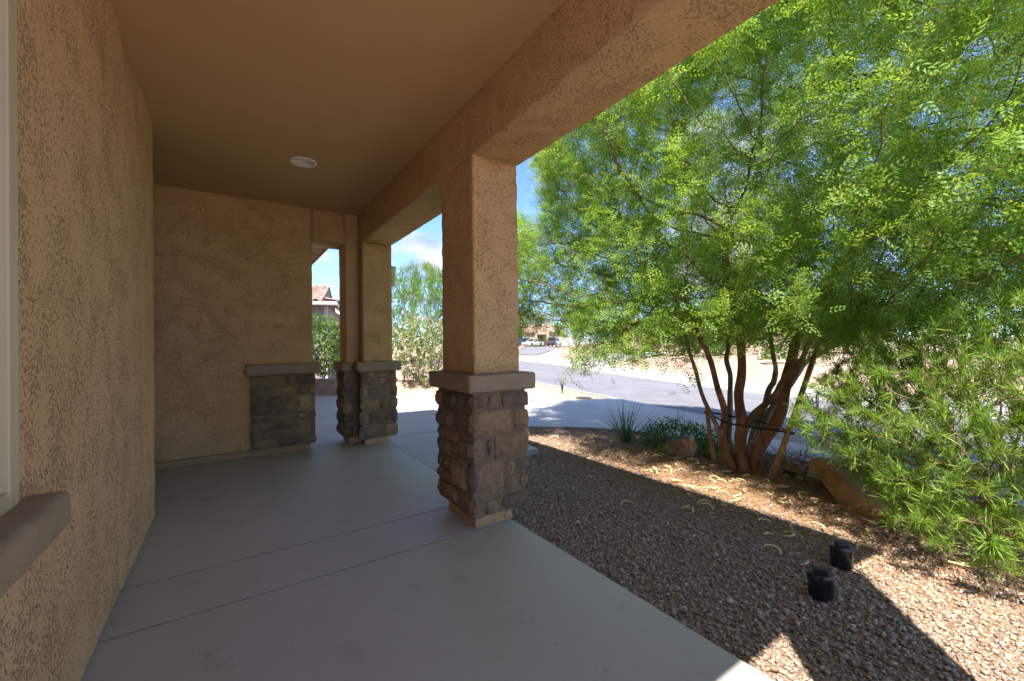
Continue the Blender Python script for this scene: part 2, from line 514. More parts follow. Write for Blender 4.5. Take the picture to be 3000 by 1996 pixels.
def gloss(name, c, rough=0.2, metallic=0.0, coat=0.0):
    m, nt, b = newmat(name)
    vec = coords(nt)
    n = N(nt, 'ShaderNodeTexNoise', Scale=3.0)
    nt.links.new(vec, n.inputs['Vector'])
    nt.links.new(ramp(nt, n.outputs['Fac'], [(0.3, c), (0.7, tuple(x * 1.08 for x in c))]), b.inputs['Base Color'])
    b.inputs['Roughness'].default_value = rough
    b.inputs['Metallic'].default_value = metallic
    b.inputs['Coat Weight'].default_value = coat
    return m


M['glass_dark'] = gloss('dark_glass', (0.012, 0.018, 0.018), 0.05)
M['win_glass'] = gloss('window_glass', (0.03, 0.05, 0.045), 0.06)
M['blind'] = pmat('blind', (0.50, 0.43, 0.28), (0.54, 0.47, 0.31), 3.0, 0.7)
M['car_white'] = gloss('car_white', (0.72, 0.72, 0.72), 0.3, 0.0, 0.6)
M['car_dark'] = gloss('car_dark', (0.03, 0.035, 0.045), 0.25, 0.0, 0.6)
M['car_blue'] = gloss('car_blue', (0.06, 0.09, 0.16), 0.25, 0.0, 0.6)
M['tyre'] = gloss('tyre', (0.015, 0.015, 0.015), 0.85)
M['rim'] = gloss('rim', (0.4, 0.4, 0.42), 0.35, 0.8)
M['lamp_clear'] = gloss('headlamp', (0.6, 0.6, 0.58), 0.15)
M['lamp_red'] = gloss('tail_lamp', (0.35, 0.02, 0.02), 0.25)

# ================================================================== THE SETTING
ground = sheet('ground', [(-500, -500), (700, -500), (700, 800), (-500, 800)], -0.30, M['dirt'])

# porch floor: three poured panels parted by tooled joints
porch = empty('porch_floor'); tag(porch, kind='structure')
J = 0.010


def slab(b, parent, mat, bev=0.0, nm='slab'):
    return box(nm, b, mat, parent, bev)


slab((-0.62, 1.71, -4.0, 2.565 - J, -0.16, 0.0), porch, M['concrete'])
slab((-0.62, 1.71, 2.565 + J, 3.05 - J, -0.16, 0.0), porch, M['concrete'])
slab((-3.2, 1.735 - J, 3.05 + J, 5.885, -0.16, 0.0), porch, M['concrete'])
link('joint_filler', boxmesh('joint_filler', [(-0.62, 1.70, 2.55, 2.58, -0.16, -0.004), (-0.62, 1.70, 3.03, 3.07, -0.16, -0.004)]), M['joint'], porch)

walk = empty('walkway'); tag(walk, kind='structure')
slab((1.735 + J, 3.16, 4.13, 5.875 - J, -0.16, -0.012), walk, M['concrete2'])
slab((-3.2, 3.255 - J, 5.895 + J, 6.31 - J, -0.16, -0.016), walk, M['concrete2'])

drive = empty('driveway'); tag(drive, kind='structure')
DZ = -0.06
for poly in (
    [(-0.6, 6.31 + J), (3.255 - J, 6.31 + J), (3.255 - J, 8.62 - J), (-0.6, 8.62 - J)],
    [(-0.6, 8.62 + J), (3.255 - J, 8.62 + J), (3.255 - J, 11.36), (1.98, 12.4), (-0.6, 14.4)],
    [(3.255 + J, 5.56), (4.04, 5.5), (4.45, 5.14), (4.78, 4.78), (5.05, 4.38), (5.28, 3.7), (5.36, 3.2), (6.22, 3.2), (6.22, 7.34), (6.0, 7.42), (5.86, 7.6), (5.77, 7.82), (5.2, 8.95), (4.45, 10.35), (3.255 + J, 11.34)],
    [(6.22 + 2 * J, 3.2), (6.98, 3.3), (7.22, 4.5), (7.5, 6.0), (7.72, 7.05), (6.78, 7.21), (6.22 + 2 * J, 7.32)],
):
    sheet('slab', poly, DZ, M['concrete2'], 0.12, drive)

side = empty('sidewalk'); tag(side, kind='structure')
sheet('slab', [(5.36, 3.2 - J), (5.36, 2.2), (5.33, 1.6), (5.28, 0.6), (6.03, 0.6), (6.1, 1.6), (6.16, 2.5), (6.2, 3.2 - J)], -0.062, M['concrete2'], 0.12, side)
sheet('slab', [(5.28, 0.6 - 2 * J), (5.2, -1.5), (4.9, -7.0), (5.65, -7.0), (5.95, -1.5), (6.03, 0.6 - 2 * J)], -0.062, M['concrete2'], 0.12, side)
sheet('slab', [(6.02, 7.43), (6.78, 7.225), (6.91, 7.73), (7.25, 8.9), (6.45, 9.2), (5.9, 7.9)], -0.062, M['concrete2'], 0.12, side)
sheet('slab', [(7.25, 8.92), (7.63, 10.17), (8.7, 14.2), (11.5, 22), (10.7, 22.4), (7.9, 14.5), (6.85, 10.5), (6.45, 9.22)], -0.062, M['concrete2'], 0.12, side)

# street, its near kerb and far kerb
near = [(6.35, -14), (6.7, -4), (6.93, 0.0), (7.11, 2.42), (7.22, 3.13), (7.38, 4.49), (7.70, 6.0), (8.22, 8.21), (9.18, 12.1), (10.9, 18), (13.2, 25), (17, 34), (23, 46), (30, 58)]
far = [(11.2, -14), (11.5, -4), (11.8, 1.5), (12.16, 4.69), (12.9, 7.53), (14.64, 12.58), (15.9, 15.8), (18.07, 20.6), (20.83, 29.6), (23.4, 36), (28, 46), (34, 58)]


def ribbon(name, a, b, za, zb, mat, parent=None):
    """Strip between two polylines with the same count."""
    n = len(a)
    v = [(p[0], p[1], za) for p in a] + [(p[0], p[1], zb) for p in b]
    f = [(i, i + 1, n + i + 1, n + i) for i in range(n - 1)]
    me = pymesh(name, v, f)
    bm = bmesh.new(); bm.from_mesh(me)
    for fc in bm.faces:
        if fc.normal.z < 0: fc.normal_flip()
    bm.to_mesh(me); bm.free()
    o = link(name, me, mat, parent)
    if not parent: tag(o, kind='structure')
    return o


def resample(pl, n):
    P = [Vector((p[0], p[1], 0)) for p in pl]
    L = [0]
    for i in range(1, len(P)): L.append(L[-1] + (P[i] - P[i - 1]).length)
    out = []
    for k in range(n):
        s = L[-1] * k / (n - 1)
        i = max(j for j in range(len(L)) if L[j] <= s + 1e-9)
        i = min(i, len(P) - 2)
        t = (s - L[i]) / (L[i + 1] - L[i])
        out.append(tuple((P[i].lerp(P[i + 1], t))[:2]))
    return out


def offset(pl, d):
    out = []
    for i, p in enumerate(pl):
        a, b = Vector(pl[max(i - 1, 0)]), Vector(pl[min(i + 1, len(pl) - 1)])
        t = (b - a).normalized()
        out.append((p[0] + t.y * d, p[1] - t.x * d))
    return out


nearR, farR = resample(near, 60), resample(far, 60)
ribbon('street', nearR, farR, -0.20, -0.20, M['asphalt'])


def kerb(name, pl, d):
    """Rolled kerb: gutter, face, top."""
    a, b, c, e = pl, offset(pl, d * 0.02), offset(pl, d * 0.10), offset(pl, d * 0.26)
    n = len(a)
    v = []
    for line, z in ((offset(pl, -d * 0.22), -0.195), (a, -0.19), (c, -0.075), (e, -0.065), (e, -0.25)):
        v += [(p[0], p[1], z) for p in line]
    f = []
    for k in range(4):
        f += [(k * n + i, k * n + i + 1, (k + 1) * n + i + 1, (k + 1) * n + i) for i in range(n - 1)]
    o = link(name, pymesh(name, v, f), M['concrete2'])
    bm = bmesh.new(); bm.from_mesh(o.data); bmesh.ops.recalc_face_normals(bm, faces=bm.faces[:])
    if sum(fc.normal.z for fc in bm.faces) < 0: bmesh.ops.reverse_faces(bm, faces=bm.faces[:])
    bm.to_mesh(o.data); bm.free()
    return tag(o, kind='structure')


kerb('kerb', nearR, -1.0)
kerb('kerb', farR, 1.0)

# far side of the street: walk, then a dirt lot climbing gently into the distance
fo1, fo2 = offset(farR, 0.27), offset(farR, 1.7)
ribbon('far_sidewalk', fo1, fo2, -0.07, -0.07, M['concrete2'])


def far_z(x, y):
    d = 0.5594 * x + 0.8289 * y
    t = min(max((d - 40) / 45, 0), 1)
    return -0.09 + (t * t * (3 - 2 * t)) * 0.72


def far_lot():
    offs = [1.70, 4, 8, 15, 25, 40, 60, 90, 150, 300, 600]
    v, f = [], []
    n = len(farR)
    for k, d in enumerate(offs):
        for i, p in enumerate(farR):
            t = i / (n - 1)
            ang = rad(-8 + 60 * t)          # fan outwards so that the strips do not cross
            dx, dy = math.cos(ang), math.sin(ang)
            x, y = p[0] + dx * d, p[1] + dy * d
            bank = 0.55 * min(max((d - 3.0) / 8.0, 0), 1) * min(max((24 - y) / 10, 0), 1)
            z = far_z(x, y) + bank + (0.12 * mnoise.noise(Vector((x * 0.25, y * 0.25, 0))) if d > 3 else 0)
            v.append((x, y, z))
    for k in range(len(offs) - 1):
        for i in range(n - 1):
            a = k * n + i
            f.append((a, a + n, a + n + 1, a + 1))
    me = pymesh('far_lot', v, f, True)
    bm = bmesh.new(); bm.from_mesh(me)
    if sum(fc.normal.z for fc in bm.faces) < 0: bmesh.ops.reverse_faces(bm, faces=bm.faces[:])
    bm.to_mesh(me); bm.free()
    return tag(link('far_lot', me, M['dirt']), kind='structure')


far_lot()
sheet('far_driveway', [(16.9, 16.4), (19.9, 18.4), (28.7, 22.3), (40, 28), (40, 33), (30.8, 30.0), (24.6, 27.7), (19.8, 22.6)], [-0.05, -0.05, 0.1, 0.2, 0.2, 0.0, -0.05, -0.05], M['concrete2'])
side_st = [(26, 42), (36, 52), (44, 61), (60, 66), (90, 72), (90, 66), (62, 61), (47, 56), (38, 46), (27.5, 36)]
sheet('side_street', side_st, [far_z(*p) + 0.06 for p in side_st], M['asphalt'])

# gravel beds: the yard, the strip by the kerb and the neighbour's bank
YARD = [(1.715, -6.0), (1.715, 4.12), (3.165, 4.12), (3.165, 5.56), (4.04, 5.49), (4.45, 5.13), (4.78, 4.77), (5.05, 4.37), (5.27, 3.7), (5.35, 3.2), (5.35, 2.2), (5.32, 1.6), (5.27, 0.6), (5.19, -1.5), (4.95, -6.0)]
yard = sheet('gravel_yard', YARD, -0.085, M['gravel_base'])
sheet('gravel_strip', [(6.22, 3.19), (6.17, 2.5), (6.11, 1.6), (6.04, 0.6), (5.96, -1.5), (5.66, -7.0), (6.32, -7.0), (6.62, -1.5), (6.72, 0.6), (6.82, 1.6), (6.92, 2.5), (6.97, 3.2)], -0.075, M['gravel_far'])
sheet('gravel_strip', [(6.8, 7.215), (7.62, 7.07), (7.9, 8.2), (8.86, 12.1), (10.6, 18), (11.3, 21.9), (8.71, 14.2), (7.64, 10.17), (7.26, 8.9), (6.92, 7.73)], -0.075, M['gravel_far'])
NB = [(5.76, 7.84), (5.89, 7.92), (6.44, 9.23), (6.84, 10.5), (7.89, 14.5), (10.69, 22.4), (13, 30), (-30, 40), (-30, 20), (-0.5, 14.65), (3.05, 11.78), (3.35, 11.55), (3.9, 11.2), (4.6, 10.65), (4.46, 10.37), (5.2, 8.97)]
sheet('gravel_bank', NB, [-0.06, -0.06, -0.06, -0.05, 0.0, 0.1, 0.1, 0.3, 0.34, 0.34, 0.34, 0.32, 0.28, 0.16, -0.05, -0.055], M['gravel_far'])
sheet('gravel_bank', [(3.06, 11.5), (3.3, 11.33), (4.45, 10.37), (4.59, 10.65), (3.9, 11.2), (3.35, 11.55)], [-0.055, -0.055, -0.055, 0.155, 0.275, 0.315], M['dirt'])


# ------------------------------------------------------------------ loose gravel (real pebbles) on the yard
def in_poly(px, py, poly):
    inside = np.zeros(len(px), bool)
    j = len(poly) - 1
    for i in range(len(poly)):
        xi, yi = poly[i]; xj, yj = poly[j]
        c = ((yi > py) != (yj > py)) & (px < (xj - xi) * (py - yi) / (yj - yi + 1e-12) + xi)
        inside ^= c
        j = i
    return inside


def rand_rot(n, tilt=None):
    """n random rotation matrices; tilt limits the lean away from upright."""
    a = RNG.uniform(0, 2 * np.pi, n)
    if tilt is None:
        q = RNG.normal(size=(n, 4)); q /= np.linalg.norm(q, axis=1)[:, None]
        w, x, y, z = q.T
    else:
        t = RNG.normal(0, tilt, n); b = RNG.uniform(0, 2 * np.pi, n)
        w = np.cos(t / 2) * np.cos(a / 2); z = np.cos(t / 2) * np.sin(a / 2)
        x = np.sin(t / 2) * np.cos(b); y = np.sin(t / 2) * np.sin(b)
    R = np.empty((n, 3, 3))
    R[:, 0, 0] = 1 - 2 * (y * y + z * z); R[:, 0, 1] = 2 * (x * y - z * w); R[:, 0, 2] = 2 * (x * z + y * w)
    R[:, 1, 0] = 2 * (x * y + z * w); R[:, 1, 1] = 1 - 2 * (x * x + z * z); R[:, 1, 2] = 2 * (y * z - x * w)
    R[:, 2, 0] = 2 * (x * z - y * w); R[:, 2, 1] = 2 * (y * z + x * w); R[:, 2, 2] = 1 - 2 * (x * x + y * y)
    return R


CUBE_V = np.array([(-1, -1, -1), (1, -1, -1), (1, 1, -1), (-1, 1, -1), (-1, -1, 1), (1, -1, 1), (1, 1, 1), (-1, 1, 1)], float)
CUBE_F = np.array([(0, 3, 2, 1), (4, 5, 6, 7), (0, 1, 5, 4), (1, 2, 6, 5), (2, 3, 7, 6), (3, 0, 4, 7)])


def pebbles(name, n, bounds, poly, z, smin, smax, mat, parent, bias=None):
    x = RNG.uniform(bounds[0], bounds[1], n * 3); y = RNG.uniform(bounds[2], bounds[3], n * 3)
    ok = in_poly(x, y, poly)
    if bias is not None: ok &= RNG.uniform(size=len(x)) < bias(x, y)
    x, y = x[ok][:n], y[ok][:n]
    n = len(x)
    s = smin + (smax - smin) * RNG.beta(1.3, 3.6, n)
    shp = np.stack([s * RNG.uniform(0.75, 1.35, n), s * RNG.uniform(0.65, 1.0, n), s * RNG.uniform(0.4, 0.75, n)], 1)
    V = CUBE_V[None] * RNG.uniform(0.45, 1.0, (n, 8, 3)) * 0.5
    V = V * shp[:, None, :]
    V = np.einsum('nij,nkj->nki', rand_rot(n, 0.45), V)
    V += np.stack([x, y, z + s * RNG.uniform(0.0, 0.55, n)], 1)[:, None, :]
    Q = (CUBE_F[None] + 8 * np.arange(n)[:, None, None]).reshape(-1, 4)
    var = np.repeat(np.clip(RNG.normal(0.5, 0.26, n), 0, 1), 6)
    o = link(name, npmesh(name, V.reshape(-1, 3), Q, False, {'var': var}), mat, parent)
    o['kind'] = 'stuff'
    return o


def yard_bias(x, y):
    d = np.hypot(x - 0.8, y - 0.0)
    return np.clip(2.6 / d, 0.25, 1.0) ** 1.2


pebbles('loose_gravel', 58000, (1.7, 5.4, -0.5, 5.6), YARD, -0.088, 0.010, 0.036, M['pebble'], yard, yard_bias)

# ================================================================== THE HOUSE WITH ITS PORCH
house = empty('house', (0, 0, 0))
tag(house, 'tan stucco house with covered porch, heavy beam and stone-based columns', 'house')
CZ = 3.03
WX = -0.49
# left wall: plain core, then a stucco face with the window opening
box('wall_core', [(-3.2, -0.75, -0.98, 4.16, 0.0, CZ + 0.03)], M['stucco_wall'], house)
WY0, WY1, WZ0, WZ1 = 0.35, 1.715, 0.872, 2.42
bm = grid_box_bm((-0.752, WX, -1.0, 4.17, 0.012, CZ + 0.03), 0.05, 0.014)
for co, no in (((0, WY0, 0), (0, 1, 0)), ((0, WY1, 0), (0, 1, 0)), ((0, 0, WZ0), (0, 0, 1)), ((0, 0, WZ1), (0, 0, 1))):
    bmesh.ops.bisect_plane(bm, geom=bm.verts[:] + bm.edges[:] + bm.faces[:], plane_co=co, plane_no=no)
bm.normal_update()
cut = [f_ for f_ in bm.faces if f_.normal.x > 0.9 and WY0 < f_.calc_center_median().y < WY1 and WZ0 < f_.calc_center_median().z < WZ1]
bmesh.ops.delete(bm, geom=cut, context='FACES')
bm.normal_update()
for v_ in bm.verts:
    p_ = v_.co.copy()
    v_.co = p_ + v_.normal * (mnoise.noise(p_ * 14.0) * 0.6 + mnoise.noise(p_ * 37.0) * 0.4) * 0.007
me_ = bpy.data.meshes.new('wall'); bm.to_mesh(me_); bm.free()
me_.polygons.foreach_set('use_smooth', [True] * len(me_.polygons))
link('wall', me_, M['stucco_wall'], house)
box('wall_base', (-0.74, WX - 0.012, -1.0, 4.155, 0.0, 0.02), M['cap'], house)

win = link('window', boxmesh('window', [
    (-0.60, WX + 0.004, WY1 - 0.062, WY1 - 0.002, WZ0, WZ1), (-0.60, WX + 0.004, WY0, WY0 + 0.06, WZ0, WZ1),
    (-0.60, WX + 0.003, WY0 + 0.06, WY1 - 0.062, WZ0, WZ0 + 0.05), (-0.60, WX + 0.003, WY0 + 0.06, WY1 - 0.062, WZ1 - 0.05, WZ1)]), M['vinyl'], house)
win['label'] = 'cream vinyl sash window frame'
bv = win.modifiers.new('bevel', 'BEVEL'); bv.width = 0.004; bv.segments = 2
sash = link('sash', boxmesh('sash', [
    (-0.585, -0.525, WY1 - 0.105, WY1 - 0.063, WZ0 + 0.052, 1.84), (-0.585, -0.525, WY0 + 0.062, WY0 + 0.1, WZ0 + 0.052, 1.84),
    (-0.585, -0.523, WY0 + 0.1, WY1 - 0.105, 1.79, 1.84), (-0.585, -0.524, WY0 + 0.1, WY1 - 0.105, WZ0 + 0.052, WZ0 + 0.1),
    (-0.598, -0.56, WY1 - 0.09, WY1 - 0.063, 1.842, WZ1 - 0.052), (-0.598, -0.565, WY0 + 0.1, WY1 - 0.09, WZ1 - 0.09, WZ1 - 0.052)]), M['vinyl'], win)
box('pane', (-0.57, -0.56, WY0 + 0.1, WY1 - 0.106, WZ0 + 0.1, 1.79), M['win_glass'], win)
box('pane', (-0.592, -0.585, WY0 + 0.062, WY1 - 0.091, 1.842, WZ1 - 0.09), M['win_glass'], win)
rough_box('window_sill', (WX - 0.05, -0.405, 0.15, 1.80, 0.765, 0.878), M['cap'], house, 0.05, 0.02, 0.006)

# back wall with the tall slot beside the corner column
BY = 5.75
rough_box('wall', (-3.2, 0.85, BY, 6.15, 0.085, CZ + 0.035), M['stucco'], house, 0.06, 0.012, 0.006)
box('wall_base', (-3.2, 0.812, BY + 0.012, 6.12, 0.0, 0.08), M['footing'], house, 0.004)
rough_box('lintel', (0.852, 1.248, BY, 6.15, 2.635, CZ + 0.035), M['stucco'], house, 0.05, 0.0, 0.004)
rough_box('wall', (1.25, 1.412, BY, 6.15, 0.085, CZ + 0.035), M['stucco'], house, 0.045, 0.012, 0.006)
box('wall', (-3.4, -3.2, 3.9, 6.1, 0.0, CZ + 0.03), M['stucco'], house)  # unseen nook end wall, added to block side light and darken the back wall
LX, LY, LR = 0.57, 4.32, 0.095
box('ceiling', [(-3.2, LX - 0.2, -0.25, BY + 0.004, CZ, CZ + 0.04), (LX + 0.2, 1.415, -0.25, BY + 0.004, CZ, CZ + 0.04), (LX - 0.2, LX + 0.2, -0.25, LY - 0.2, CZ, CZ + 0.04), (LX - 0.2, LX + 0.2, LY + 0.2, BY + 0.004, CZ, CZ + 0.04)], M['ceiling'], house)
hv, hf = [], []
for k in range(40):
    a = 2 * math.pi * k / 40
    c_, s_ = math.cos(a), math.sin(a)
    m_ = 0.2 / max(abs(c_), abs(s_))
    hv += [(LX + LR * c_, LY + LR * s_, CZ), (LX + m_ * c_, LY + m_ * s_, CZ)]
for k in range(40):
    i, j = 2 * k, 2 * ((k + 1) % 40)
    hf.append((i, j, j + 1, i + 1))
link('ceiling', pymesh('ceiling', hv, hf), M['ceiling'], house)
rough_box('beam', (1.41, 1.80, -0.29, 6.0, 2.635, 3.05), M['stucco'], house, 0.045, 0.014, 0.008)

# roof over the porch (its eave throws the long shade on the gravel), the main roof and the garage roof
def roof_slab(name, x_e, z_e, x_r, slope, y0, y1, th=0.13):
    zr = z_e + (x_e - x_r) * slope
    v = [(x_e, y0, z_e), (x_r, y0, zr), (x_r, y0, zr + th), (x_e, y0, z_e + th)]
    v += [(a, y1, c) for a, _, c in v]
    f = [(0, 1, 2, 3), (7, 6, 5, 4), (0, 4, 5, 1), (1, 5, 6, 2), (2, 6, 7, 3), (3, 7, 4, 0)]
    o = link(name, pymesh(name, v, f), M['wood_fascia'], house)
    return o


roof_slab('roof', 2.2, 3.0, -5.0, 0.31, -0.25, 6.9)
roof_slab('roof', -0.42, 3.07, -5.0, 0.31, -1.1, -0.26)
roof_slab('roof', 1.33, 2.935, -5.0, 0.31, 6.92, 13.5)
box('fascia', (1.331, 1.355, 6.93, 13.5, 2.915, 3.075), M['wood_fascia'], house, 0.003)
for i in range(9):
    y = 8.2 + i * 0.61
    v = [(0.74, y, 3.0), (1.33, y, 2.925), (1.33, y, 2.945), (0.74, y, 3.11)]
    v += [(a, b + 0.06, c) for a, b, c in v]
    link('rafter_tail', pymesh('rafter_tail', v, [(0, 1, 2, 3), (7, 6, 5, 4), (0, 4, 5, 1), (1, 5, 6, 2), (2, 6, 7, 3), (3, 7, 4, 0)]), M['wood_fascia'], house)
box('garage_wall', (-6.0, 0.74, 6.4, 13.0, -0.1, 3.1), M['stucco'], house)


# ------------------------------------------------------------------ stone-clad piers
def stone_mesh(w, h, d, seed):
    """A rough ledge stone: w across, h high, d proud, in local x, z, -y."""
    nx = max(3, min(7, int(w / 0.045) + 2)); nz = max(3, min(6, int(h / 0.045) + 2))
    v, f = [], []
    rs = random.Random(seed)
    skew = (rs.uniform(-0.10, 0.10), rs.uniform(-0.10, 0.10))
    tip = [rs.uniform(0.0, 0.16) for _ in range(4)]
    for j in range(nz):
        for i in range(nx):
            u, t = i / (nx - 1), j / (nz - 1)
            e = min(u, 1 - u) * w
            g = min(t, 1 - t) * h
            edge = min(e, g)
            prof = min(1.0, (edge / 0.010)) ** 0.5
            p = Vector((u * w * 17 + seed * 3.1, t * h * 17, seed * 1.7))
            dd = d * (0.30 + 0.70 * prof) + 0.012 * mnoise.noise(p) * prof + 0.006 * mnoise.noise(p * 2.7)
            dd += (u - 0.5) * skew[0] * 0.09 + (t - 0.5) * skew[1] * 0.09
            wob = 0.006
            cx = ((u < 0.5) == (t < 0.5)) * 0
            corner = tip[(1 if u > 0.5 else 0) + (2 if t > 0.5 else 0)]
            pull = max(0.0, 1 - (e + g) / 0.03) * corner * 0.09
            x = (u - 0.5) * (w - 2 * pull) + wob * mnoise.noise(p * 0.8 + Vector((9, 0, 0)))
            z = (t - 0.5) * (h - 2 * pull) + wob * mnoise.noise(p * 0.8 + Vector((0, 0, 9)))
            v.append((x, -dd, z))
    for j in range(nz - 1):
        for i in range(nx - 1):
            a = j * nx + i
            f.append((a, a + 1, a + nx + 1, a + nx))
    # rim back to the wall
    rim = [i for i in range(nx)] + [j * nx + nx - 1 for j in range(1, nz)] + [(nz - 1) * nx + i for i in range(nx - 2, -1, -1)] + [j * nx for j in range(nz - 2, 0, -1)]
    b0 = len(v)
    for k in rim: v.append((v[k][0] * 1.01, 0.012, v[k][2] * 1.01))
    n = len(rim)
    for k in range(n):
        f.append((rim[(k + 1) % n], rim[k], b0 + k, b0 + (k + 1) % n))
    me = pymesh('stone', v, f)
    me.polygons.foreach_set('use_smooth', [True] * len(me.polygons))
    try:
        me.set_sharp_from_angle(angle=rad(20))
    except Exception:
        pass
    return me


SEED = [1]


def lay(rects, plane, face, parent, proud):
    """face '-y': rects are (x0, x1, z0, z1) on y = plane; '-x': (y0, y1, z0, z1) on x = plane."""
    for (a, b, z0, z1) in rects:
        a, b = min(a, b), max(a, b)
        SEED[0] += 1
        d = proud + random.uniform(-0.006, 0.012)
        me = stone_mesh(b - a - 0.014, z1 - z0 - 0.014, d, SEED[0])
        if face == '-y':
            link('stone', me, M['stone'], parent, ((a + b) / 2, plane, (z0 + z1) / 2))
        else:
            link('stone', me, M['stone'], parent, (plane, (a + b) / 2, (z0 + z1) / 2), (0, 0, -math.pi / 2))


FRONT1 = [(1.36, 1.47, 0.84, 0.94), (1.49, 1.59, 0.84, 0.94), (1.61, 1.85, 0.83, 0.95), (1.37, 1.69, 0.65, 0.83), (1.71, 1.85, 0.66, 0.82), (1.36, 1.47, 0.48, 0.64), (1.485, 1.53, 0.50, 0.63), (1.545, 1.85, 0.47, 0.645), (1.36, 1.625, 0.215, 0.465), (1.64, 1.715, 0.34, 0.455), (1.73, 1.85, 0.35, 0.455), (1.64, 1.74, 0.225, 0.33), (1.755, 1.85, 0.235, 0.335), (1.35, 1.45, 0.085, 0.205), (1.465, 1.59, 0.09, 0.2), (1.605, 1.85, 0.095, 0.215)]
LEFT1 = [(3.14, 3.03, 0.81, 0.94), (3.01, 2.75, 0.81, 0.94), (2.73, 2.63, 0.84, 0.945), (2.61, 2.5, 0.845, 0.945), (3.13, 2.83, 0.66, 0.8), (2.81, 2.59, 0.66, 0.82), (2.57, 2.49, 0.67, 0.83), (3.13, 2.99, 0.57, 0.65), (2.97, 2.73, 0.57, 0.65), (3.14, 2.88, 0.445, 0.56), (2.865, 2.73, 0.49, 0.56), (2.71, 2.5, 0.48, 0.655), (3.13, 3.0, 0.335, 0.435), (2.985, 2.89, 0.345, 0.435), (2.875, 2.61, 0.245, 0.475), (2.6, 2.49, 0.265, 0.47), (3.13, 2.89, 0.24, 0.33), (3.13, 3.07, 0.11, 0.23), (3.055, 2.77, 0.1, 0.235), (2.755, 2.50, 0.085, 0.25)]
FRONT2 = [(1.35, 1.44, 0.89, 0.965), (1.45, 1.545, 0.89, 0.96), (1.56, 1.73, 0.88, 0.96), (1.745, 1.84, 0.88, 0.96), (1.37, 1.57, 0.78, 0.875), (1.585, 1.69, 0.78, 0.87), (1.705, 1.85, 0.775, 0.87), (1.36, 1.455, 0.6, 0.765), (1.47, 1.74, 0.6, 0.765), (1.755, 1.855, 0.6, 0.76), (1.36, 1.6, 0.455, 0.585), (1.615, 1.86, 0.455, 0.585), (1.345, 1.465, 0.27, 0.44), (1.48, 1.74, 0.265, 0.44), (1.755, 1.86, 0.27, 0.44), (1.34, 1.63, 0.075, 0.255), (1.645, 1.86, 0.09, 0.25)]
JAMB = [(1.2, 1.36, 0.77, 0.955), (1.205, 1.35, 0.58, 0.755), (1.19, 1.31, 0.41, 0.565), (1.2, 1.34, 0.275, 0.395), (1.205, 1.335, 0.095, 0.26)]
BACK = [(0.17, 0.53, 0.83, 0.95), (0.545, 0.625, 0.825, 0.945), (0.64, 0.88, 0.815, 0.95), (0.17, 0.41, 0.715, 0.82), (0.43, 0.66, 0.715, 0.81), (0.675, 0.76, 0.71, 0.805), (0.775, 0.88, 0.71, 0.8), (0.17, 0.515, 0.475, 0.7), (0.53, 0.64, 0.62, 0.69), (0.53, 0.63, 0.495, 0.605), (0.655, 0.87, 0.49, 0.695), (0.17, 0.455, 0.395, 0.46), (0.47, 0.66, 0.405, 0.475), (0.675, 0.775, 0.41, 0.475), (0.79, 0.88, 0.41, 0.475), (0.17, 0.38, 0.21, 0.38), (0.395, 0.61, 0.295, 0.39), (0.395, 0.615, 0.21, 0.28), (0.63, 0.87, 0.225, 0.395), (0.17, 0.44, 0.085, 0.195), (0.455, 0.755, 0.085, 0.195), (0.77, 0.885, 0.1, 0.21)]


def cap_part(b, parent):
    return rough_box('cap', b, M['cap'], parent, 0.05, 0.018, 0.006)


# near column
c1 = empty('column', parent=house); c1['label'] = 'stone-based stucco column standing nearest the camera'
rough_box('column_shaft', (1.412, 1.798, 2.565, 3.10, 1.08, 2.645), M['stucco'], c1, 0.035, 0.016, 0.011)
box('mortar_core', (1.38, 1.825, 2.535, 3.125, 0.09, 0.965), M['mortar'], c1, 0.01)
cap_part((1.32, 1.88, 2.47, 3.17, 0.962, 1.085), c1)
rough_box('plinth', (1.415, 1.725, 2.58, 3.02, 0.0, 0.095), M['stucco'], c1, 0.04, 0.006, 0.004)
lay(FRONT1, 2.535, '-y', c1, 0.03)
lay(LEFT1, 1.38, '-x', c1, 0.03)
# far corner column
c2 = empty('column', parent=house); c2['label'] = 'stone-based stucco column at the far corner of the porch'
rough_box('column_shaft', (1.414, 1.802, 5.55, 6.0, 1.08, 2.64), M['stucco'], c2, 0.04, 0.016, 0.010)
box('mortar_core', (1.385, 1.84, 5.525, 6.03, 0.085, 0.965), M['mortar'], c2, 0.01)
cap_part((1.325, 1.892, 5.46, 6.07, 0.958, 1.085), c2)
rough_box('plinth', (1.43, 1.75, 5.565, 5.97, 0.0, 0.09), M['stucco'], c2, 0.04, 0.006, 0.004)
lay(FRONT2, 5.525, '-y', c2, 0.022)
# jamb pier between slot and corner column
c3 = empty('jamb_pier', parent=house)
box('mortar_core', (1.222, 1.384, 5.722, 6.18, 0.085, 0.96), M['mortar'], c3, 0.008)
cap_part((1.18, 1.322, 5.67, 6.22, 0.955, 1.08), c3)
rough_box('plinth', (1.275, 1.425, 5.765, 6.1, 0.0, 0.09), M['stucco'], c3, 0.04, 0.005, 0.004)
lay(JAMB, 5.722, '-y', c3, 0.02)
lay([(5.72, 5.9, 0.78, 0.95), (5.92, 6.18, 0.8, 0.95), (5.72, 6.0, 0.62, 0.765), (6.02, 6.18, 0.6, 0.785), (5.72, 5.86, 0.45, 0.605), (5.88, 6.18, 0.43, 0.585), (5.72, 6.02, 0.27, 0.435), (6.04, 6.18, 0.25, 0.415), (5.72, 5.9, 0.1, 0.255), (5.92, 6.18, 0.1, 0.24)], 1.222, '-x', c3, 0.02)
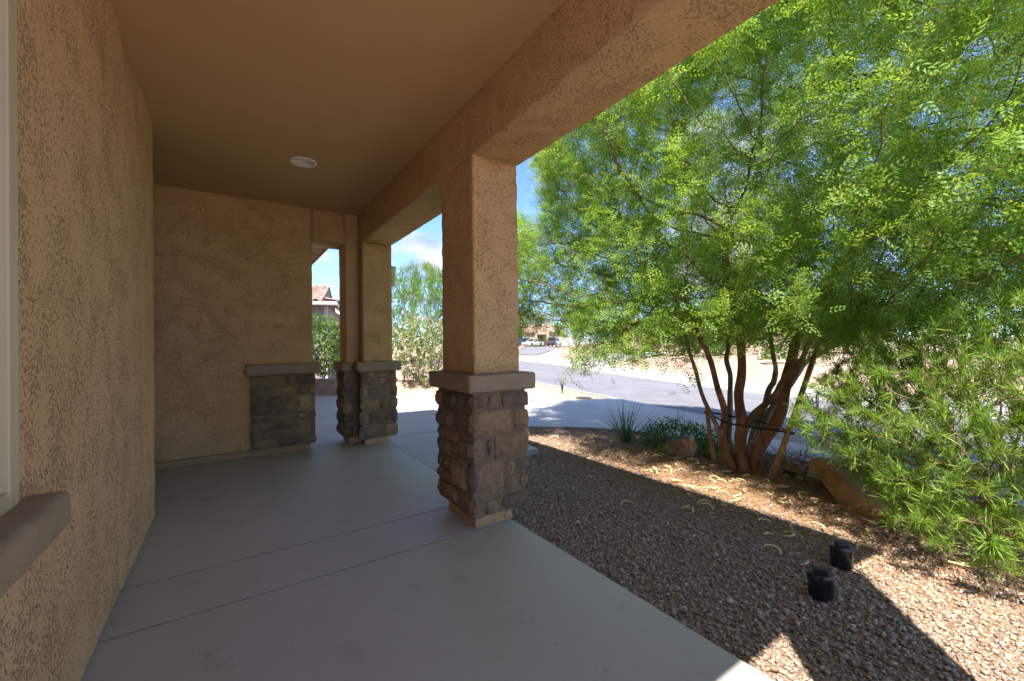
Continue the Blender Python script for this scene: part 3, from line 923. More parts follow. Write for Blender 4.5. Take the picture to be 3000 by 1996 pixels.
# wainscot pier on the back wall
c4 = empty('wall_pier', parent=house)
box('mortar_core', (0.18, 0.868, 5.722, 6.18, 0.085, 0.96), M['mortar'], c4, 0.008)
cap_part((0.132, 0.925, 5.66, 6.2, 0.957, 1.088), c4)
lay(BACK, 5.722, '-y', c4, 0.02)
# the column behind the photographer's right shoulder, whose shade crosses the gravel
c5 = empty('column', parent=house)
box('column_shaft', [(1.412, 1.798, -0.28, 0.04, 1.08, 2.64), (1.2, 1.411, -0.2, 0.06, 0.0, 2.64)], M['stucco'], c5, 0.014)
box('stone_base', (1.375, 1.83, -0.31, 0.06, 0.0, 0.96), M['mortar'], c5, 0.01)
box('cap', (1.33, 1.88, -0.34, 0.09, 0.962, 1.085), M['cap'], c5, 0.016)

# recessed ceiling light
lt = empty('recessed_light', (0.57, 4.32, CZ))
tag(lt, 'round white recessed light in the tan porch ceiling', 'ceiling light')
v, f = [], []
prof = [(0.118, 0.0), (0.116, -0.007), (0.100, -0.010), (0.092, -0.006), (0.084, 0.02), (0.072, 0.055)]
for r, z in prof:
    for k in range(40):
        a = 2 * math.pi * k / 40
        v.append((r * math.cos(a), r * math.sin(a), z))
for j in range(len(prof) - 1):
    for k in range(40):
        a, b = j * 40 + k, j * 40 + (k + 1) % 40
        f.append((a, a + 40, b + 40, b))
link('trim_ring', pymesh('trim_ring', v, f, True), M['white'], lt)
v = [(0.074 * math.cos(2 * math.pi * k / 40), 0.074 * math.sin(2 * math.pi * k / 40), 0.052) for k in range(40)] + [(0, 0, 0.04)]
link('diffuser', pymesh('diffuser', v, [((k + 1) % 40, k, 40) for k in range(40)], True), M['diffuser'], lt)

# half-round sconce on the street side of the far column
sc = empty('wall_sconce', (1.80, 5.77, 2.12))
tag(sc, 'small half-round tan wall sconce on the far corner column', 'wall lamp')
v, f = [], []
for z, r in ((0.0, 0.096), (0.006, 0.1), (0.262, 0.112), (0.27, 0.108)):
    for k in range(17):
        a = -math.pi / 2 + math.pi * k / 16
        v.append((r * math.cos(a) * 1.15, r * math.sin(a), z))
for j in range(3):
    for k in range(16):
        a = j * 17 + k
        f.append((a, a + 1, a + 18, a + 17))
f.append(tuple(range(16, -1, -1)))
link('shade', pymesh('shade', v, f, True), M['sconce'], sc)
box('back_plate', (0.0, 0.02, -0.07, 0.07, 0.03, 0.24), M['sconce'], sc, 0.004)

# ================================================================== NEIGHBOUR'S HOUSE (seen through the slot)
nb = empty('neighbour_house', (3.03, 15.44, 0.0), rad(-16.4))
tag(nb, 'grey stucco house with brown tile roof seen through the slot', 'house')
box('wall', [(-9, -0.35, 0.35, 1.3, -0.2, 2.74), (-9, -0.6, 1.3, 5.4, -0.2, 2.74), (-9, -0.35, 5.4, 9, -0.2, 2.74), (-9, -0.35, 1.301, 5.399, 2.2, 2.739)], M['grey_stucco'], nb)
gd = empty('garage_door', parent=nb)
for i in range(4): box('panel', (-0.60, -0.56, 1.32, 5.38, 0.1 + i * 0.525, 0.1 + i * 0.525 + 0.505), M['garage'], gd, 0.01)
box('door_trim', [(-0.35, -0.31, 1.18, 1.30, 0.1, 2.30), (-0.35, -0.31, 5.4, 5.52, 0.1, 2.30), (-0.35, -0.311, 1.30, 5.4, 2.2, 2.30)], M['fascia'], nb)
box('corner_trim', (-0.42, -0.32, 0.32, 0.45, 0.0, 2.7), M['fascia'], nb, 0.005)
box('gutter', (-9, 0.06, -0.10, 0.02, 2.70, 2.83), M['fascia'], nb, 0.015)
box('fascia', (0.0, 0.03, 0.03, 9, 2.68, 2.83), M['fascia'], nb, 0.004)
box('lamp', (-0.31, -0.18, 0.62, 0.80, 1.75, 2.15), M['white'], nb, 0.01)
# roof: slope towards us, gable at the right, low tiled skirt along the right side
rv = [(-9, 0.0, 2.84), (-0.45, 0.0, 2.84), (-0.45, 2.4, 3.66), (-9, 2.4, 3.66), (-0.45, 4.8, 2.84), (-9, 4.8, 2.84), (0.0, 0.0, 2.80), (0.0, 9, 2.80), (-0.46, 9, 2.98), (-0.46, 0.0, 2.98)]
rf = [(0, 1, 2, 3), (3, 2, 4, 5), (6, 7, 8, 9)]
nroof = link('roof', pymesh('roof', rv, rf), M['far_roof'], nb)
link('gable', pymesh('gable', [(-0.5, 0.05, 2.80), (-0.5, 4.75, 2.80), (-0.5, 2.4, 3.60)], [(0, 1, 2)]), M['grey_stucco'], nb)


def tile_mesh():
    v, f = [], []
    n = 9
    for j, (y, dz) in enumerate(((0.0, 0.035), (0.42, 0.0))):
        for i in range(n):
            u = i / (n - 1)
            z = 0.055 * math.sin(math.pi * min(u / 0.62, 1)) if u < 0.62 else -0.012 * math.sin(math.pi * (u - 0.62) / 0.38)
            v.append((u * 0.30, y, z + dz + 0.01))
    for i in range(n - 1): f.append((i, i + 1, n + i + 1, n + i))
    for i in range(n): v.append((v[i][0], 0.0, v[i][2] - 0.022))
    for i in range(n - 1): f.append((2 * n + i, 2 * n + i + 1, i + 1, i))
    return pymesh('roof_tile', v, f, True)


TILE = tile_mesh(); TILE.materials.append(M['tile'])
slope = math.atan2(0.82, 2.4)
for j in range(7):
    for i in range(9):
        d = -0.06 + j * 0.36
        link('roof_tile', TILE, None, nroof, (-0.45 - 0.285 * (i + 1), d * math.cos(slope), 2.84 + d * math.sin(slope) + 0.012 + random.uniform(-0.004, 0.004)), (slope, 0, random.uniform(-0.02, 0.02)))
for j in range(14):
    link('roof_tile', TILE, None, nroof, (0.05, 0.02 + j * 0.285, 2.815), (slope * 0.9, 0, math.pi / 2 + random.uniform(-0.02, 0.02)))

# low block wall at the end of the driveway
bw = empty('block_wall', (0, 0, 0))
tag(bw, 'low brown concrete block retaining wall at the end of the driveway', 'wall')
BLK = boxmesh('block', [(-0.197, 0.197, -0.1, 0.1, 0.0, 0.192)]); BLK.materials.append(M['block'])
a0, a1 = Vector((3.05, 11.62, 0)), Vector((-0.6, 14.62, 0))
dirw = (a1 - a0).normalized(); ang = math.atan2(dirw.y, dirw.x)
Lw = (a1 - a0).length
for r in range(2):
    s = 0.2 if r == 0 else 0.0
    while s < Lw:
        p = a0 + dirw * s
        link('block', BLK, None, bw, (p.x, p.y, -0.06 + r * 0.199), (0, 0, ang))
        s += 0.403
link('mortar_bed', boxmesh('mortar_bed', [(0, Lw, -0.085, 0.085, -0.06, 0.32)]), M['mortar'], bw, tuple(a0), (0, 0, ang))
link('cap_course', boxmesh('cap_course', [(-0.2, Lw, -0.11, 0.11, 0.337, 0.39)]), M['block'], bw, tuple(a0), (0, 0, ang))


# ================================================================== FAR HOUSES AND CARS
def far_house(name, loc, rz, w, d, hgt, label, doorx, wins, porch_w=None):
    h = empty(name, loc, rz)
    tag(h, label, 'house', None)
    box('wall', (-w / 2, w / 2, 0, d, -0.8, hgt), M['far_stucco'], h)
    o = 0.5
    rise = d * 0.5 * 0.38
    v = [(-w / 2 - o, -o, hgt), (w / 2 + o, -o, hgt), (w / 2 + o, d + o, hgt), (-w / 2 - o, d + o, hgt), (-w / 2 + d * 0.4, d / 2, hgt + rise), (w / 2 - d * 0.4, d / 2, hgt + rise)]
    v += [(a, b, hgt - 0.18) for a, b, c in v[:4]]
    r = link('roof', pymesh('roof', v, [(0, 1, 5, 4), (1, 2, 5), (2, 3, 4, 5), (3, 0, 4), (0, 6, 7, 1), (1, 7, 8, 2), (2, 8, 9, 3), (3, 9, 6, 0), (9, 8, 7, 6)]), M['far_roof'], h)
    if porch_w:
        x0, x1 = porch_w
        box('entry_wall', [(x0, x0 + 0.45, -1.6, 0, -0.2, hgt - 0.2), (x1 - 0.45, x1, -1.6, 0, -0.2, hgt - 0.2), (x0, x1, -1.601, 0, hgt - 0.6, hgt - 0.19)], M['far_stucco'], h)
    dr = box('door', (doorx - 0.5, doorx + 0.5, -0.06, 0.02, 0.0, 2.15), M['door'], h)
    box('door_frame', [(doorx - 0.6, doorx - 0.5, -0.09, 0.0, 0, 2.25), (doorx + 0.5, doorx + 0.6, -0.09, 0.0, 0, 2.25), (doorx - 0.5, doorx + 0.5, -0.089, 0.0, 2.15, 2.25)], M['far_stucco'], dr)
    for (x, ww) in wins:
        wd = box('window', (x - ww / 2, x + ww / 2, -0.04, 0.02, 0.9, 2.1), M['glass_dark'], h)
        box('window_frame', [(x - ww / 2 - 0.08, x - ww / 2, -0.07, 0, 0.82, 2.18), (x + ww / 2, x + ww / 2 + 0.08, -0.07, 0, 0.82, 2.18), (x - ww / 2, x + ww / 2, -0.071, 0, 2.1, 2.18), (x - ww / 2, x + ww / 2, -0.071, 0, 0.82, 0.9)], M['white'], wd)
    return h


far_house('far_house', (49.6, 68.2, 0.62), rad(-34), 15, 9, 3.0, 'distant beige house with a brown front door behind the parked cars', 2.9, [(-1.5, 1.6), (-5, 1.8)], (1.6, 4.4))
far_house('far_house', (57.0, 42.0, 0.45), rad(-50), 15, 9, 3.1, 'distant pinkish house half hidden behind the left of the tree crown', -2.0, [(2.0, 1.6), (5.0, 1.6)])
far_house('far_house', (46.0, 19.0, 0.6), rad(-66), 16, 9, 3.1, 'beige house across the street glimpsed behind the tree trunks', 1.0, [(-3.5, 1.6), (5.0, 1.6)])


def car(name, loc, rz, paint, label, suv=False):
    c = empty(name, loc, rz)
    tag(c, label, 'car', 'cars parked on the side street')
    L, W = (4.6, 1.82)
    hh = 1.68 if suv else 1.45
    belt = 1.0 if suv else 0.9
    lower = [(-2.3, 0.35), (-2.28, 0.72), (-2.15, belt), (-1.2, belt + 0.02), (0.9, belt), (2.05, belt - 0.16), (2.28, 0.62), (2.3, 0.35)]
    arch = []
    for cx in (1.4, -1.4):
        arch += [(cx + 0.36 * math.cos(t), 0.33 + 0.36 * math.sin(t)) for t in [math.pi * k / 8 for k in range(9)]]
    prof = lower + [(2.3, 0.22), (1.76, 0.22)] + arch[:9] + [(1.04, 0.22), (-1.04, 0.22)] + arch[9:] + [(-1.76, 0.22), (-2.3, 0.22)]
    n = len(prof)
    v = [(x, -W / 2, z) for x, z in prof] + [(x, W / 2, z) for x, z in prof]
    f = [tuple(range(n)), tuple(range(2 * n - 1, n - 1, -1))] + [(i, i + n, (i + 1) % n + n, (i + 1) % n) for i in range(n)]
    body = link('body', pymesh('body', v, f), paint, c)
    m = body.modifiers.new('bevel', 'BEVEL'); m.width = 0.05; m.segments = 2; m.limit_method = 'ANGLE'; m.angle_limit = rad(50)
    rear = -2.1 if suv else -1.75
    top = [(rear, belt), (rear + (0.25 if suv else 0.65), hh), (0.15, hh), (1.0, belt)]
    iw = W / 2 - 0.06; tw = W / 2 - 0.2
    v = []
    for s in (-1, 1):
        v += [(top[0][0], s * iw, belt), (top[1][0], s * tw, hh), (top[2][0], s * tw, hh), (top[3][0], s * iw, belt)]
    cab = link('cabin', pymesh('cabin', v, [(0, 1, 2, 3), (7, 6, 5, 4), (1, 5, 6, 2), (0, 4, 5, 1), (3, 2, 6, 7)]), paint, c)

    def win_quad(q, nm):
        ctr = sum((Vector(p) for p in q), Vector()) / 4
        nrm = (Vector(q[1]) - Vector(q[0])).cross(Vector(q[2]) - Vector(q[1])).normalized()
        if nrm.dot(ctr - Vector((-0.4, 0, 1.1))) < 0: nrm = -nrm
        vv = [ctr + (Vector(p) - ctr) * 0.86 + nrm * 0.012 for p in q]
        link(nm, pymesh(nm, vv, [(0, 1, 2, 3)]), M['glass_dark'], cab)
    win_quad([v[3], v[2], v[6], v[7]], 'windscreen')
    win_quad([v[0], v[1], v[5], v[4]], 'rear_window')
    for s in (0, 4):
        mid_b = (Vector(v[s]) + Vector(v[s + 3])) / 2; mid_t = (Vector(v[s + 1]) + Vector(v[s + 2])) / 2
        win_quad([v[s], v[s + 1], mid_t, mid_b], 'side_window')
        win_quad([mid_b, mid_t, v[s + 2], v[s + 3]], 'side_window')
    for x in (1.4, -1.4):
        for s in (-1, 1):
            vv, ff = [], []
            for yy, r in ((-0.1, 0.30), (-0.11, 0.33), (0.11, 0.33), (0.1, 0.30)):
                for k in range(18):
                    a = 2 * math.pi * k / 18
                    vv.append((r * math.cos(a), yy, r * math.sin(a)))
            for j in range(3):
                for k in range(18): ff.append((j * 18 + k, j * 18 + (k + 1) % 18, (j + 1) * 18 + (k + 1) % 18, (j + 1) * 18 + k))
            ff += [tuple(range(17, -1, -1)), tuple(range(54, 72))]
            wh = link('wheel', pymesh('wheel', vv, ff), M['tyre'], c, (x, s * (W / 2 - 0.1), 0.33))
            rv = [(0.2 * math.cos(2 * math.pi * k / 10), s * 0.115, 0.2 * math.sin(2 * math.pi * k / 10)) for k in range(10)]
            link('rim', pymesh('rim', rv, [tuple(range(10)) if s < 0 else tuple(range(9, -1, -1))]), M['rim'], wh)
    for s in (-1, 1):
        box('headlight', (2.15, 2.30, s * 0.68 - 0.17, s * 0.68 + 0.17, 0.62, 0.76), M['lamp_clear'], c, 0.02)
        box('tail_light', (-2.31, -2.2, s * 0.7 - 0.15, s * 0.7 + 0.15, 0.75, 0.95), M['lamp_red'], c, 0.02)
    box('bumper', (2.24, 2.33, -0.8, 0.8, 0.34, 0.5), M['tyre'], c, 0.03)
    box('bumper', (-2.34, -2.24, -0.8, 0.8, 0.34, 0.5), M['tyre'], c, 0.03)
    return c


car('parked_car', (48.1, 64.1, far_z(48.1, 64.1) + 0.05), rad(195), M['car_white'], 'white sedan parked on the side street across the road')
car('parked_car', (51.6, 61.9, far_z(51.6, 61.9) + 0.05), rad(35), M['car_dark'], 'dark sport utility car parked right of the white sedan', True)
car('parked_car', (47.6, 67.2, far_z(47.6, 67.2) + 0.05), rad(190), M['car_blue'], 'dark blue car half hidden behind the white sedan', True)

ub = empty('utility_box', (28.2, 34.1, far_z(28.2, 34.1)), rad(-40))
tag(ub, 'small white utility box standing on the dirt across the street', 'utility box')
box('cabinet', (-0.2, 0.2, -0.14, 0.14, 0.0, 0.46), M['white'], ub, 0.015)
box('lid', (-0.22, 0.22, -0.16, 0.16, 0.46, 0.51), M['white'], ub, 0.015)
box('door_plate', (-0.06, 0.06, -0.15, -0.141, 0.08, 0.2), M['steel'], ub)


# ================================================================== PLANTS
def colonize(seeds, parents, attr, step, infl, kill, iters=140, jitter=0.12, trop=(0, 0, 0.0), maxn=16000):
    """Space colonisation: grow nodes from the seeds towards the attractors."""
    P = np.zeros((maxn, 3)); par = np.full(maxn, -1)
    n = len(seeds)
    P[:n] = seeds; par[:n] = parents
    A = np.array(attr, float)
    near_i = np.zeros(len(A), int); near_d = np.full(len(A), 1e9)

    def upd(lo, hi):
        for s in range(lo, hi, 400):
            e = min(hi, s + 400)
            D = np.linalg.norm(A[:, None, :] - P[None, s:e, :], axis=2)
            k = D.argmin(1); d = D[np.arange(len(A)), k]
            m = d < near_d
            near_d[m] = d[m]; near_i[m] = k[m] + s
    upd(0, n)
    tr = np.array(trop)
    for it in range(iters):
        act = near_d < infl
        if not act.any():
            infl *= 1.3
            if infl > 12: break
            continue
        idx = near_i[act]
        v = A[act] - P[idx]; v /= np.linalg.norm(v, axis=1)[:, None] + 1e-9
        u, inv = np.unique(idx, return_inverse=True)
        S = np.zeros((len(u), 3)); np.add.at(S, inv, v)
        S += RNG.normal(0, jitter, S.shape) * np.linalg.norm(S, axis=1)[:, None] + tr * np.linalg.norm(S, axis=1)[:, None]
        S /= np.linalg.norm(S, axis=1)[:, None] + 1e-9
        new = P[u] + S * step
        k = len(new)
        if n + k > maxn: break
        P[n:n + k] = new; par[n:n + k] = u
        upd(n, n + k)
        n += k
        alive = near_d > kill
        if alive.sum() == len(A) and it > 60 and k < 2: break
        A, near_i, near_d = A[alive], near_i[alive], near_d[alive]
        if len(A) == 0: break
    return P[:n], par[:n]


def subtree(par):
    cnt = np.ones(len(par))
    for i in range(len(par) - 1, -1, -1):
        if par[i] >= 0: cnt[par[i]] += cnt[i]
    return cnt


def branch_mesh(name, P, par, cnt, r0, expo, skip, sides=5, rmax=0.08):
    """All grown twigs as tapered tubes in one mesh."""
    idx = np.where((par >= 0) & (np.arange(len(par)) >= skip))[0]
    r = np.minimum(r0 * cnt ** expo, rmax)
    a, b = P[par[idx]], P[idx]
    t = b - a; t /= np.linalg.norm(t, axis=1)[:, None] + 1e-9
    ref = np.where(np.abs(t[:, 2:3]) > 0.9, np.array([[1.0, 0, 0]]), np.array([[0, 0, 1.0]]))
    x = np.cross(ref, t); x /= np.linalg.norm(x, axis=1)[:, None] + 1e-9
    y = np.cross(t, x)
    ang = np.arange(sides) * 2 * np.pi / sides
    ca, sa = np.cos(ang)[None, :, None], np.sin(ang)[None, :, None]
    ring = x[:, None, :] * ca + y[:, None, :] * sa
    ra = np.minimum(r[par[idx]], r[idx] * 1.35)
    V = np.concatenate([a[:, None, :] + ring * ra[:, None, None], (b + t * r[idx][:, None] * 0.4)[:, None, :] + ring * r[idx][:, None, None]], 1)
    k = np.arange(sides)
    F = np.stack([k, (k + 1) % sides, (k + 1) % sides + sides, k + sides], 1)
    Q = (F[None] + (2 * sides) * np.arange(len(idx))[:, None, None]).reshape(-1, 4)
    return npmesh(name, V.reshape(-1, 3), Q, True)


def feather_leaf(pairs=4, pin=0.42, wid=0.17):
    """Bipinnate leaf of unit length along +x: pairs of slender pointed pinnae along a drooping stalk."""
    V, Q = [], []
    for i in range(pairs):
        u = 0.12 + 0.88 * i / (pairs - 1)
        ln = pin * (0.65 + 0.35 * math.sin(math.pi * min(u + 0.1, 1)))
        for s in (-1, 1):
            a = rad(60 - 28 * u)
            d = Vector((math.cos(a), s * math.sin(a), -0.12))
            o = Vector((u, 0, -0.07 * u * u))
            nn = Vector((-d.y, d.x, 0)).normalized() * wid * 0.5
            b = len(V)
            V.extend([tuple(o + d * 0.02 - nn * 0.35), tuple(o + d * ln * 0.55 + nn * (1 if s > 0 else -1)), tuple(o + d * ln)])
            Q.append((b, b + 1, b + 2) if s < 0 else (b, b + 2, b + 1))
    return np.array(V, float), np.array(Q)


def strip_leaf(segs=3, wid=0.085, bend=0.22):
    V, Q = [], []
    for i in range(segs + 1):
        u = i / segs
        w = wid * 0.5 * (math.sin(math.pi * (0.08 + 0.90 * u)) ** 0.7)
        z = -bend * u * u
        V += [(u, -w, z + 0.15 * w), (u, w, z + 0.15 * w)]
    for i in range(segs): Q.append((2 * i, 2 * i + 1, 2 * i + 3, 2 * i + 2))
    return np.array(V, float), np.array(Q)


def oval_leaf(wid=0.5):
    V = [(0, 0, 0), (0.4, -wid / 2, 0.06), (1, 0, -0.1), (0.4, wid / 2, 0.06)]
    return np.array(V, float), np.array([(0, 1, 2, 3)])


def scatter_leaves(name, tmpl, pos, dirs, size, normal_up, mat, parent, var=None, upj=0.55):
    TV, TQ = tmpl
    n = len(pos)
    d = dirs / (np.linalg.norm(dirs, axis=1)[:, None] + 1e-9)
    up = np.array([0, 0, normal_up]) + RNG.normal(0, upj, (n, 3))
    z = up - d * np.sum(up * d, 1)[:, None]
    z /= np.linalg.norm(z, axis=1)[:, None] + 1e-9
    y = np.cross(z, d)
    V = (d[:, None, :] * TV[None, :, 0:1] + y[:, None, :] * TV[None, :, 1:2] + z[:, None, :] * TV[None, :, 2:3]) * size[:, None, None] + pos[:, None, :]
    Q = (TQ[None] + len(TV) * np.arange(n)[:, None, None]).reshape(-1, TQ.shape[1])
    if var is None: var = np.clip(RNG.normal(0.5, 0.24, n), 0, 1)
    o = link(name, npmesh(name, V.reshape(-1, 3), Q, False, {'var': np.repeat(var, len(TQ))}), mat, parent)
    o['kind'] = 'stuff'
    return o


def ellipsoid(n, c, r, shell=0.55, zmin=-9):
    v = RNG.normal(size=(n * 2, 3)); v /= np.linalg.norm(v, axis=1)[:, None]
    rr = RNG.uniform(shell ** 3, 1, n * 2) ** (1 / 3)
    p = np.array(c) + v * rr[:, None] * np.array(r)
    return p[p[:, 2] > zmin][:n]


def twig_leaves(P, par, cnt, first, maxcnt, per, spread, side=0.9, droop=-0.1, off=0.03):
    idx = np.where((np.arange(len(par)) >= first) & (cnt <= maxcnt) & (par >= 0))[0]
    t = P[idx] - P[par[idx]]; t /= np.linalg.norm(t, axis=1)[:, None] + 1e-9
    idx2 = np.repeat(np.arange(len(idx)), per)
    u = RNG.uniform(0, 1, len(idx2))[:, None]
    pos = P[par[idx]][idx2] * (1 - u) + P[idx][idx2] * u + RNG.normal(0, off, (len(idx2), 3))
    d = t[idx2] * RNG.uniform(0.2, 1.0, (len(idx2), 1)) + RNG.normal(0, side, (len(idx2), 3)) * spread + np.array([0, 0, droop])
    return pos, d


# ------------------------------------------------------------------ the big multi-trunk tree
STEMS = {
    'A': ([(4.30, 2.43, 0.24), (4.24, 2.45, 0.42), (4.16, 2.48, 0.57), (4.09, 2.51, 0.74), (4.02, 2.53, 0.98), (3.96, 2.55, 1.16), (3.9, 2.57, 1.44), (3.83, 2.6, 1.72)], 0.032, 0.018, 'bark_grey'),
    'B': ([(4.40, 2.32, -0.13), (4.37, 2.35, -0.05), (4.31, 2.41, 0.17), (4.31, 2.42, 0.29), (4.34, 2.41, 0.46), (4.34, 2.42, 0.6), (4.3, 2.46, 0.79), (4.27, 2.49, 1.0), (4.24, 2.52, 1.15), (4.18, 2.58, 1.34), (4.13, 2.62, 1.56), (4.02, 2.71, 1.86)], 0.056, 0.026, 'bark'),
    'C': ([(4.5, 2.36, -0.13), (4.52, 2.39, -0.05), (4.54, 2.48, 0.21), (4.64, 2.52, 0.39), (4.73, 2.56, 0.63), (4.82, 2.6, 0.88), (4.87, 2.67, 1.08), (4.98, 2.7, 1.28), (5.02, 2.78, 1.59), (5.0, 2.89, 1.94)], 0.05, 0.024, 'bark_grey'),
    'D': ([(4.45, 2.27, -0.13), (4.44, 2.27, -0.06), (4.41, 2.28, 0.22), (4.42, 2.27, 0.41), (4.4, 2.28, 0.61), (4.39, 2.28, 0.76), (4.4, 2.26, 0.92), (4.4, 2.25, 1.15), (4.37, 2.27, 1.46), (4.32, 2.29, 1.64), (4.29, 2.3, 1.86), (4.24, 2.32, 2.11), (4.26, 2.31, 2.39)], 0.078, 0.036, 'bark'),
    'E': ([(4.44, 2.27, 0.36), (4.5, 2.19, 0.52), (4.48, 2.09, 0.62), (4.49, 1.97, 0.76), (4.44, 1.89, 0.89), (4.42, 1.79, 1.01), (4.4, 1.69, 1.14), (4.34, 1.62, 1.28), (4.33, 1.52, 1.37), (4.32, 1.41, 1.43), (4.38, 1.26, 1.51), (4.47, 1.08, 1.59)], 0.046, 0.017, 'bark_grey'),
    'F': ([(4.64, 2.33, -0.13), (4.74, 2.36, -0.03), (4.86, 2.38, 0.18), (5.01, 2.39, 0.37), (5.16, 2.39, 0.52), (5.31, 2.4, 0.71), (5.45, 2.41, 0.8), (5.57, 2.44, 0.95), (5.64, 2.5, 1.14), (5.7, 2.56, 1.46), (5.82, 2.58, 1.82)], 0.058, 0.025, 'bark_grey'),
    'G': ([(4.54, 2.2, -0.14), (4.53, 2.19, -0.06), (4.5, 2.17, 0.12), (4.55, 2.1, 0.3), (4.6, 2.02, 0.46), (4.62, 1.97, 0.62), (4.61, 1.94, 0.8), (4.61, 1.89, 1.02), (4.62, 1.85, 1.23), (4.64, 1.79, 1.4), (4.7, 1.72, 1.6), (4.82, 1.59, 1.91), (4.98, 1.44, 2.23), (5.12, 1.31, 2.48), (5.25, 1.18, 2.79), (5.31, 1.09, 3.06), (5.24, 1.11, 3.19), (5.13, 1.14, 3.3), (5.19, 1.06, 3.46), (5.39, 0.88, 3.79), (5.54, 0.74, 4.04), (5.7, 0.59, 4.28)], 0.084, 0.028, 'bark'),
    'H': ([(4.7, 2.28, -0.13), (4.8, 2.32, -0.08), (4.95, 2.31, 0.25), (5.09, 2.3, 0.48), (5.37, 2.2, 0.78), (5.59, 2.14, 1.01), (5.79, 2.1, 1.09), (6.01, 2.04, 1.18), (6.35, 1.89, 1.34), (6.8, 1.68, 1.57)], 0.056, 0.022, 'bark_grey'),
}
tree = empty('feathery_tree', (0, 0, 0))
tag(tree, 'big multi-trunk feathery green tree with reddish bark growing in the gravel', 'tree')
seeds, parents = [], []
for k, (pts, ra, rb, bm_) in STEMS.items():
    sp = spline(pts, 4)
    n = len(sp)
    rads = [0.82 * (ra + (rb - ra) * (i / (n - 1)) ** 0.8) for i in range(n)]
    if pts[0][2] < 0:
        for i in range(min(7, n)): rads[i] *= 1 + 0.42 * (1 - i / 7) ** 2
    tube('trunk', sp, rads, M[bm_], tree, 12, rough=0.28)
    prev = -1
    for i in range(0, n, 1):
        if sp[i].z > 0.95:
            seeds.append(tuple(sp[i])); parents.append(prev if prev >= 0 else -1); prev = len(seeds) - 1
nseed = len(seeds)

att = ellipsoid(8200, (4.75, 2.45, 3.55), (2.5, 3.5, 2.65), 0.4, 1.3)
skirt = np.stack([RNG.uniform(2.7, 4.0, 560), RNG.uniform(2.4, 5.2, 560), RNG.uniform(1.1, 1.9, 560)], 1)
skirt = skirt[~((skirt[:, 1] > 3.7) & (skirt[:, 2] < 1.4))]
drops = np.array([(3.4, 2.9, 0.92), (3.45, 2.8, 1.05), (3.35, 3.0, 1.12), (3.2, 3.6, 0.95), (3.25, 3.5, 1.15), (3.75, 2.5, 0.95), (3.7, 2.6, 1.15)])
rightw = ellipsoid(1100, (6.0, 0.5, 2.1), (1.3, 1.3, 0.9), 0.1, 1.35)
leftw = ellipsoid(700, (3.1, 5.0, 2.2), (0.55, 0.95, 0.8), 0.2)
front = np.concatenate([ellipsoid(260, (4.2, 1.6, 1.5), (0.55, 0.7, 0.3), 0.2), ellipsoid(340, (5.6, 3.3, 1.55), (0.9, 1.0, 0.4), 0.1)])
skirt = skirt[skirt[:, 0] > 3.1]
main = att[att[:, 0] > np.where(att[:, 2] < 3.4, 3.1, 2.8)]
att = np.concatenate([main, skirt, drops, leftw, rightw, front])
keep = (att[:, 0] > 2.5) & ((0.795 * att[:, 0] - 0.609 * att[:, 1] > 0.0) | (att[:, 2] < 1.25 + 0.185 * att[:, 0] + 0.274 * att[:, 1])) & ~((np.hypot(att[:, 0] - 4.6, att[:, 1] - 2.2) < 0.75) & (att[:, 2] < 1.5))
keep &= (att[:, 0] > 3.5) | (RNG.uniform(size=len(att)) < 0.85)
att = att[keep]
P, par = colonize(np.array(seeds), np.array(parents), att, 0.09, 0.7, 0.125, 210, 0.14, (0, 0, -0.03))
cnt = subtree(par)
br = link('branch', branch_mesh('branch', P, par, cnt, 0.0015, 0.40, nseed, 5, 0.022), M['twig'], tree)
br['kind'] = 'stuff'
pos, dr_ = twig_leaves(P, par, cnt, nseed, 10, 22, 0.75, 0.9, -0.12, 0.075)
ok = (pos[:, 0] > 2.35)
pos, dr_ = pos[ok], dr_[ok]
scatter_leaves('crown', feather_leaf(4, 0.45, 0.245), pos, dr_, RNG.uniform(0.05, 0.12, len(pos)), 1.0, M['leaf'], tree, upj=0.5)
print('tree nodes', len(P), 'leaves', len(pos))

# green seed pods still hanging in the crown are left to the litter below; stakes and strap
st1 = tube('tree_stake', [(4.33, 1.995, -0.2), (4.59, 1.85, 0.55), (4.85, 1.71, 1.31)], [0.027, 0.026, 0.024], M['wood'], None, 12, 0.06)
tag(st1, 'long leaning wooden stake right of the tree trunks', 'stake')
st2 = tube('tree_stake', [(4.48, 2.6, -0.2), (4.47, 2.64, 0.15), (4.455, 2.68, 0.53)], [0.025, 0.024, 0.022], M['wood'], None, 12, 0.06)
tag(st2, 'short wooden stake left of the tree trunks', 'stake')
strap_pts = spline([(4.45, 2.655, 0.49), (4.28, 2.37, 0.45), (4.345, 2.19, 0.425), (4.48, 1.985, 0.405), (4.53, 1.855, 0.385), (4.585, 1.87, 0.385), (4.68, 2.15, 0.42), (4.60, 2.5, 0.46), (4.475, 2.70, 0.495), (4.43, 2.665, 0.49)], 6)
stp = tube('tree_strap', strap_pts, 0.0105, M['strap'], None, 6)
tag(stp, 'black strap tying the tree trunks to the two stakes', 'strap')


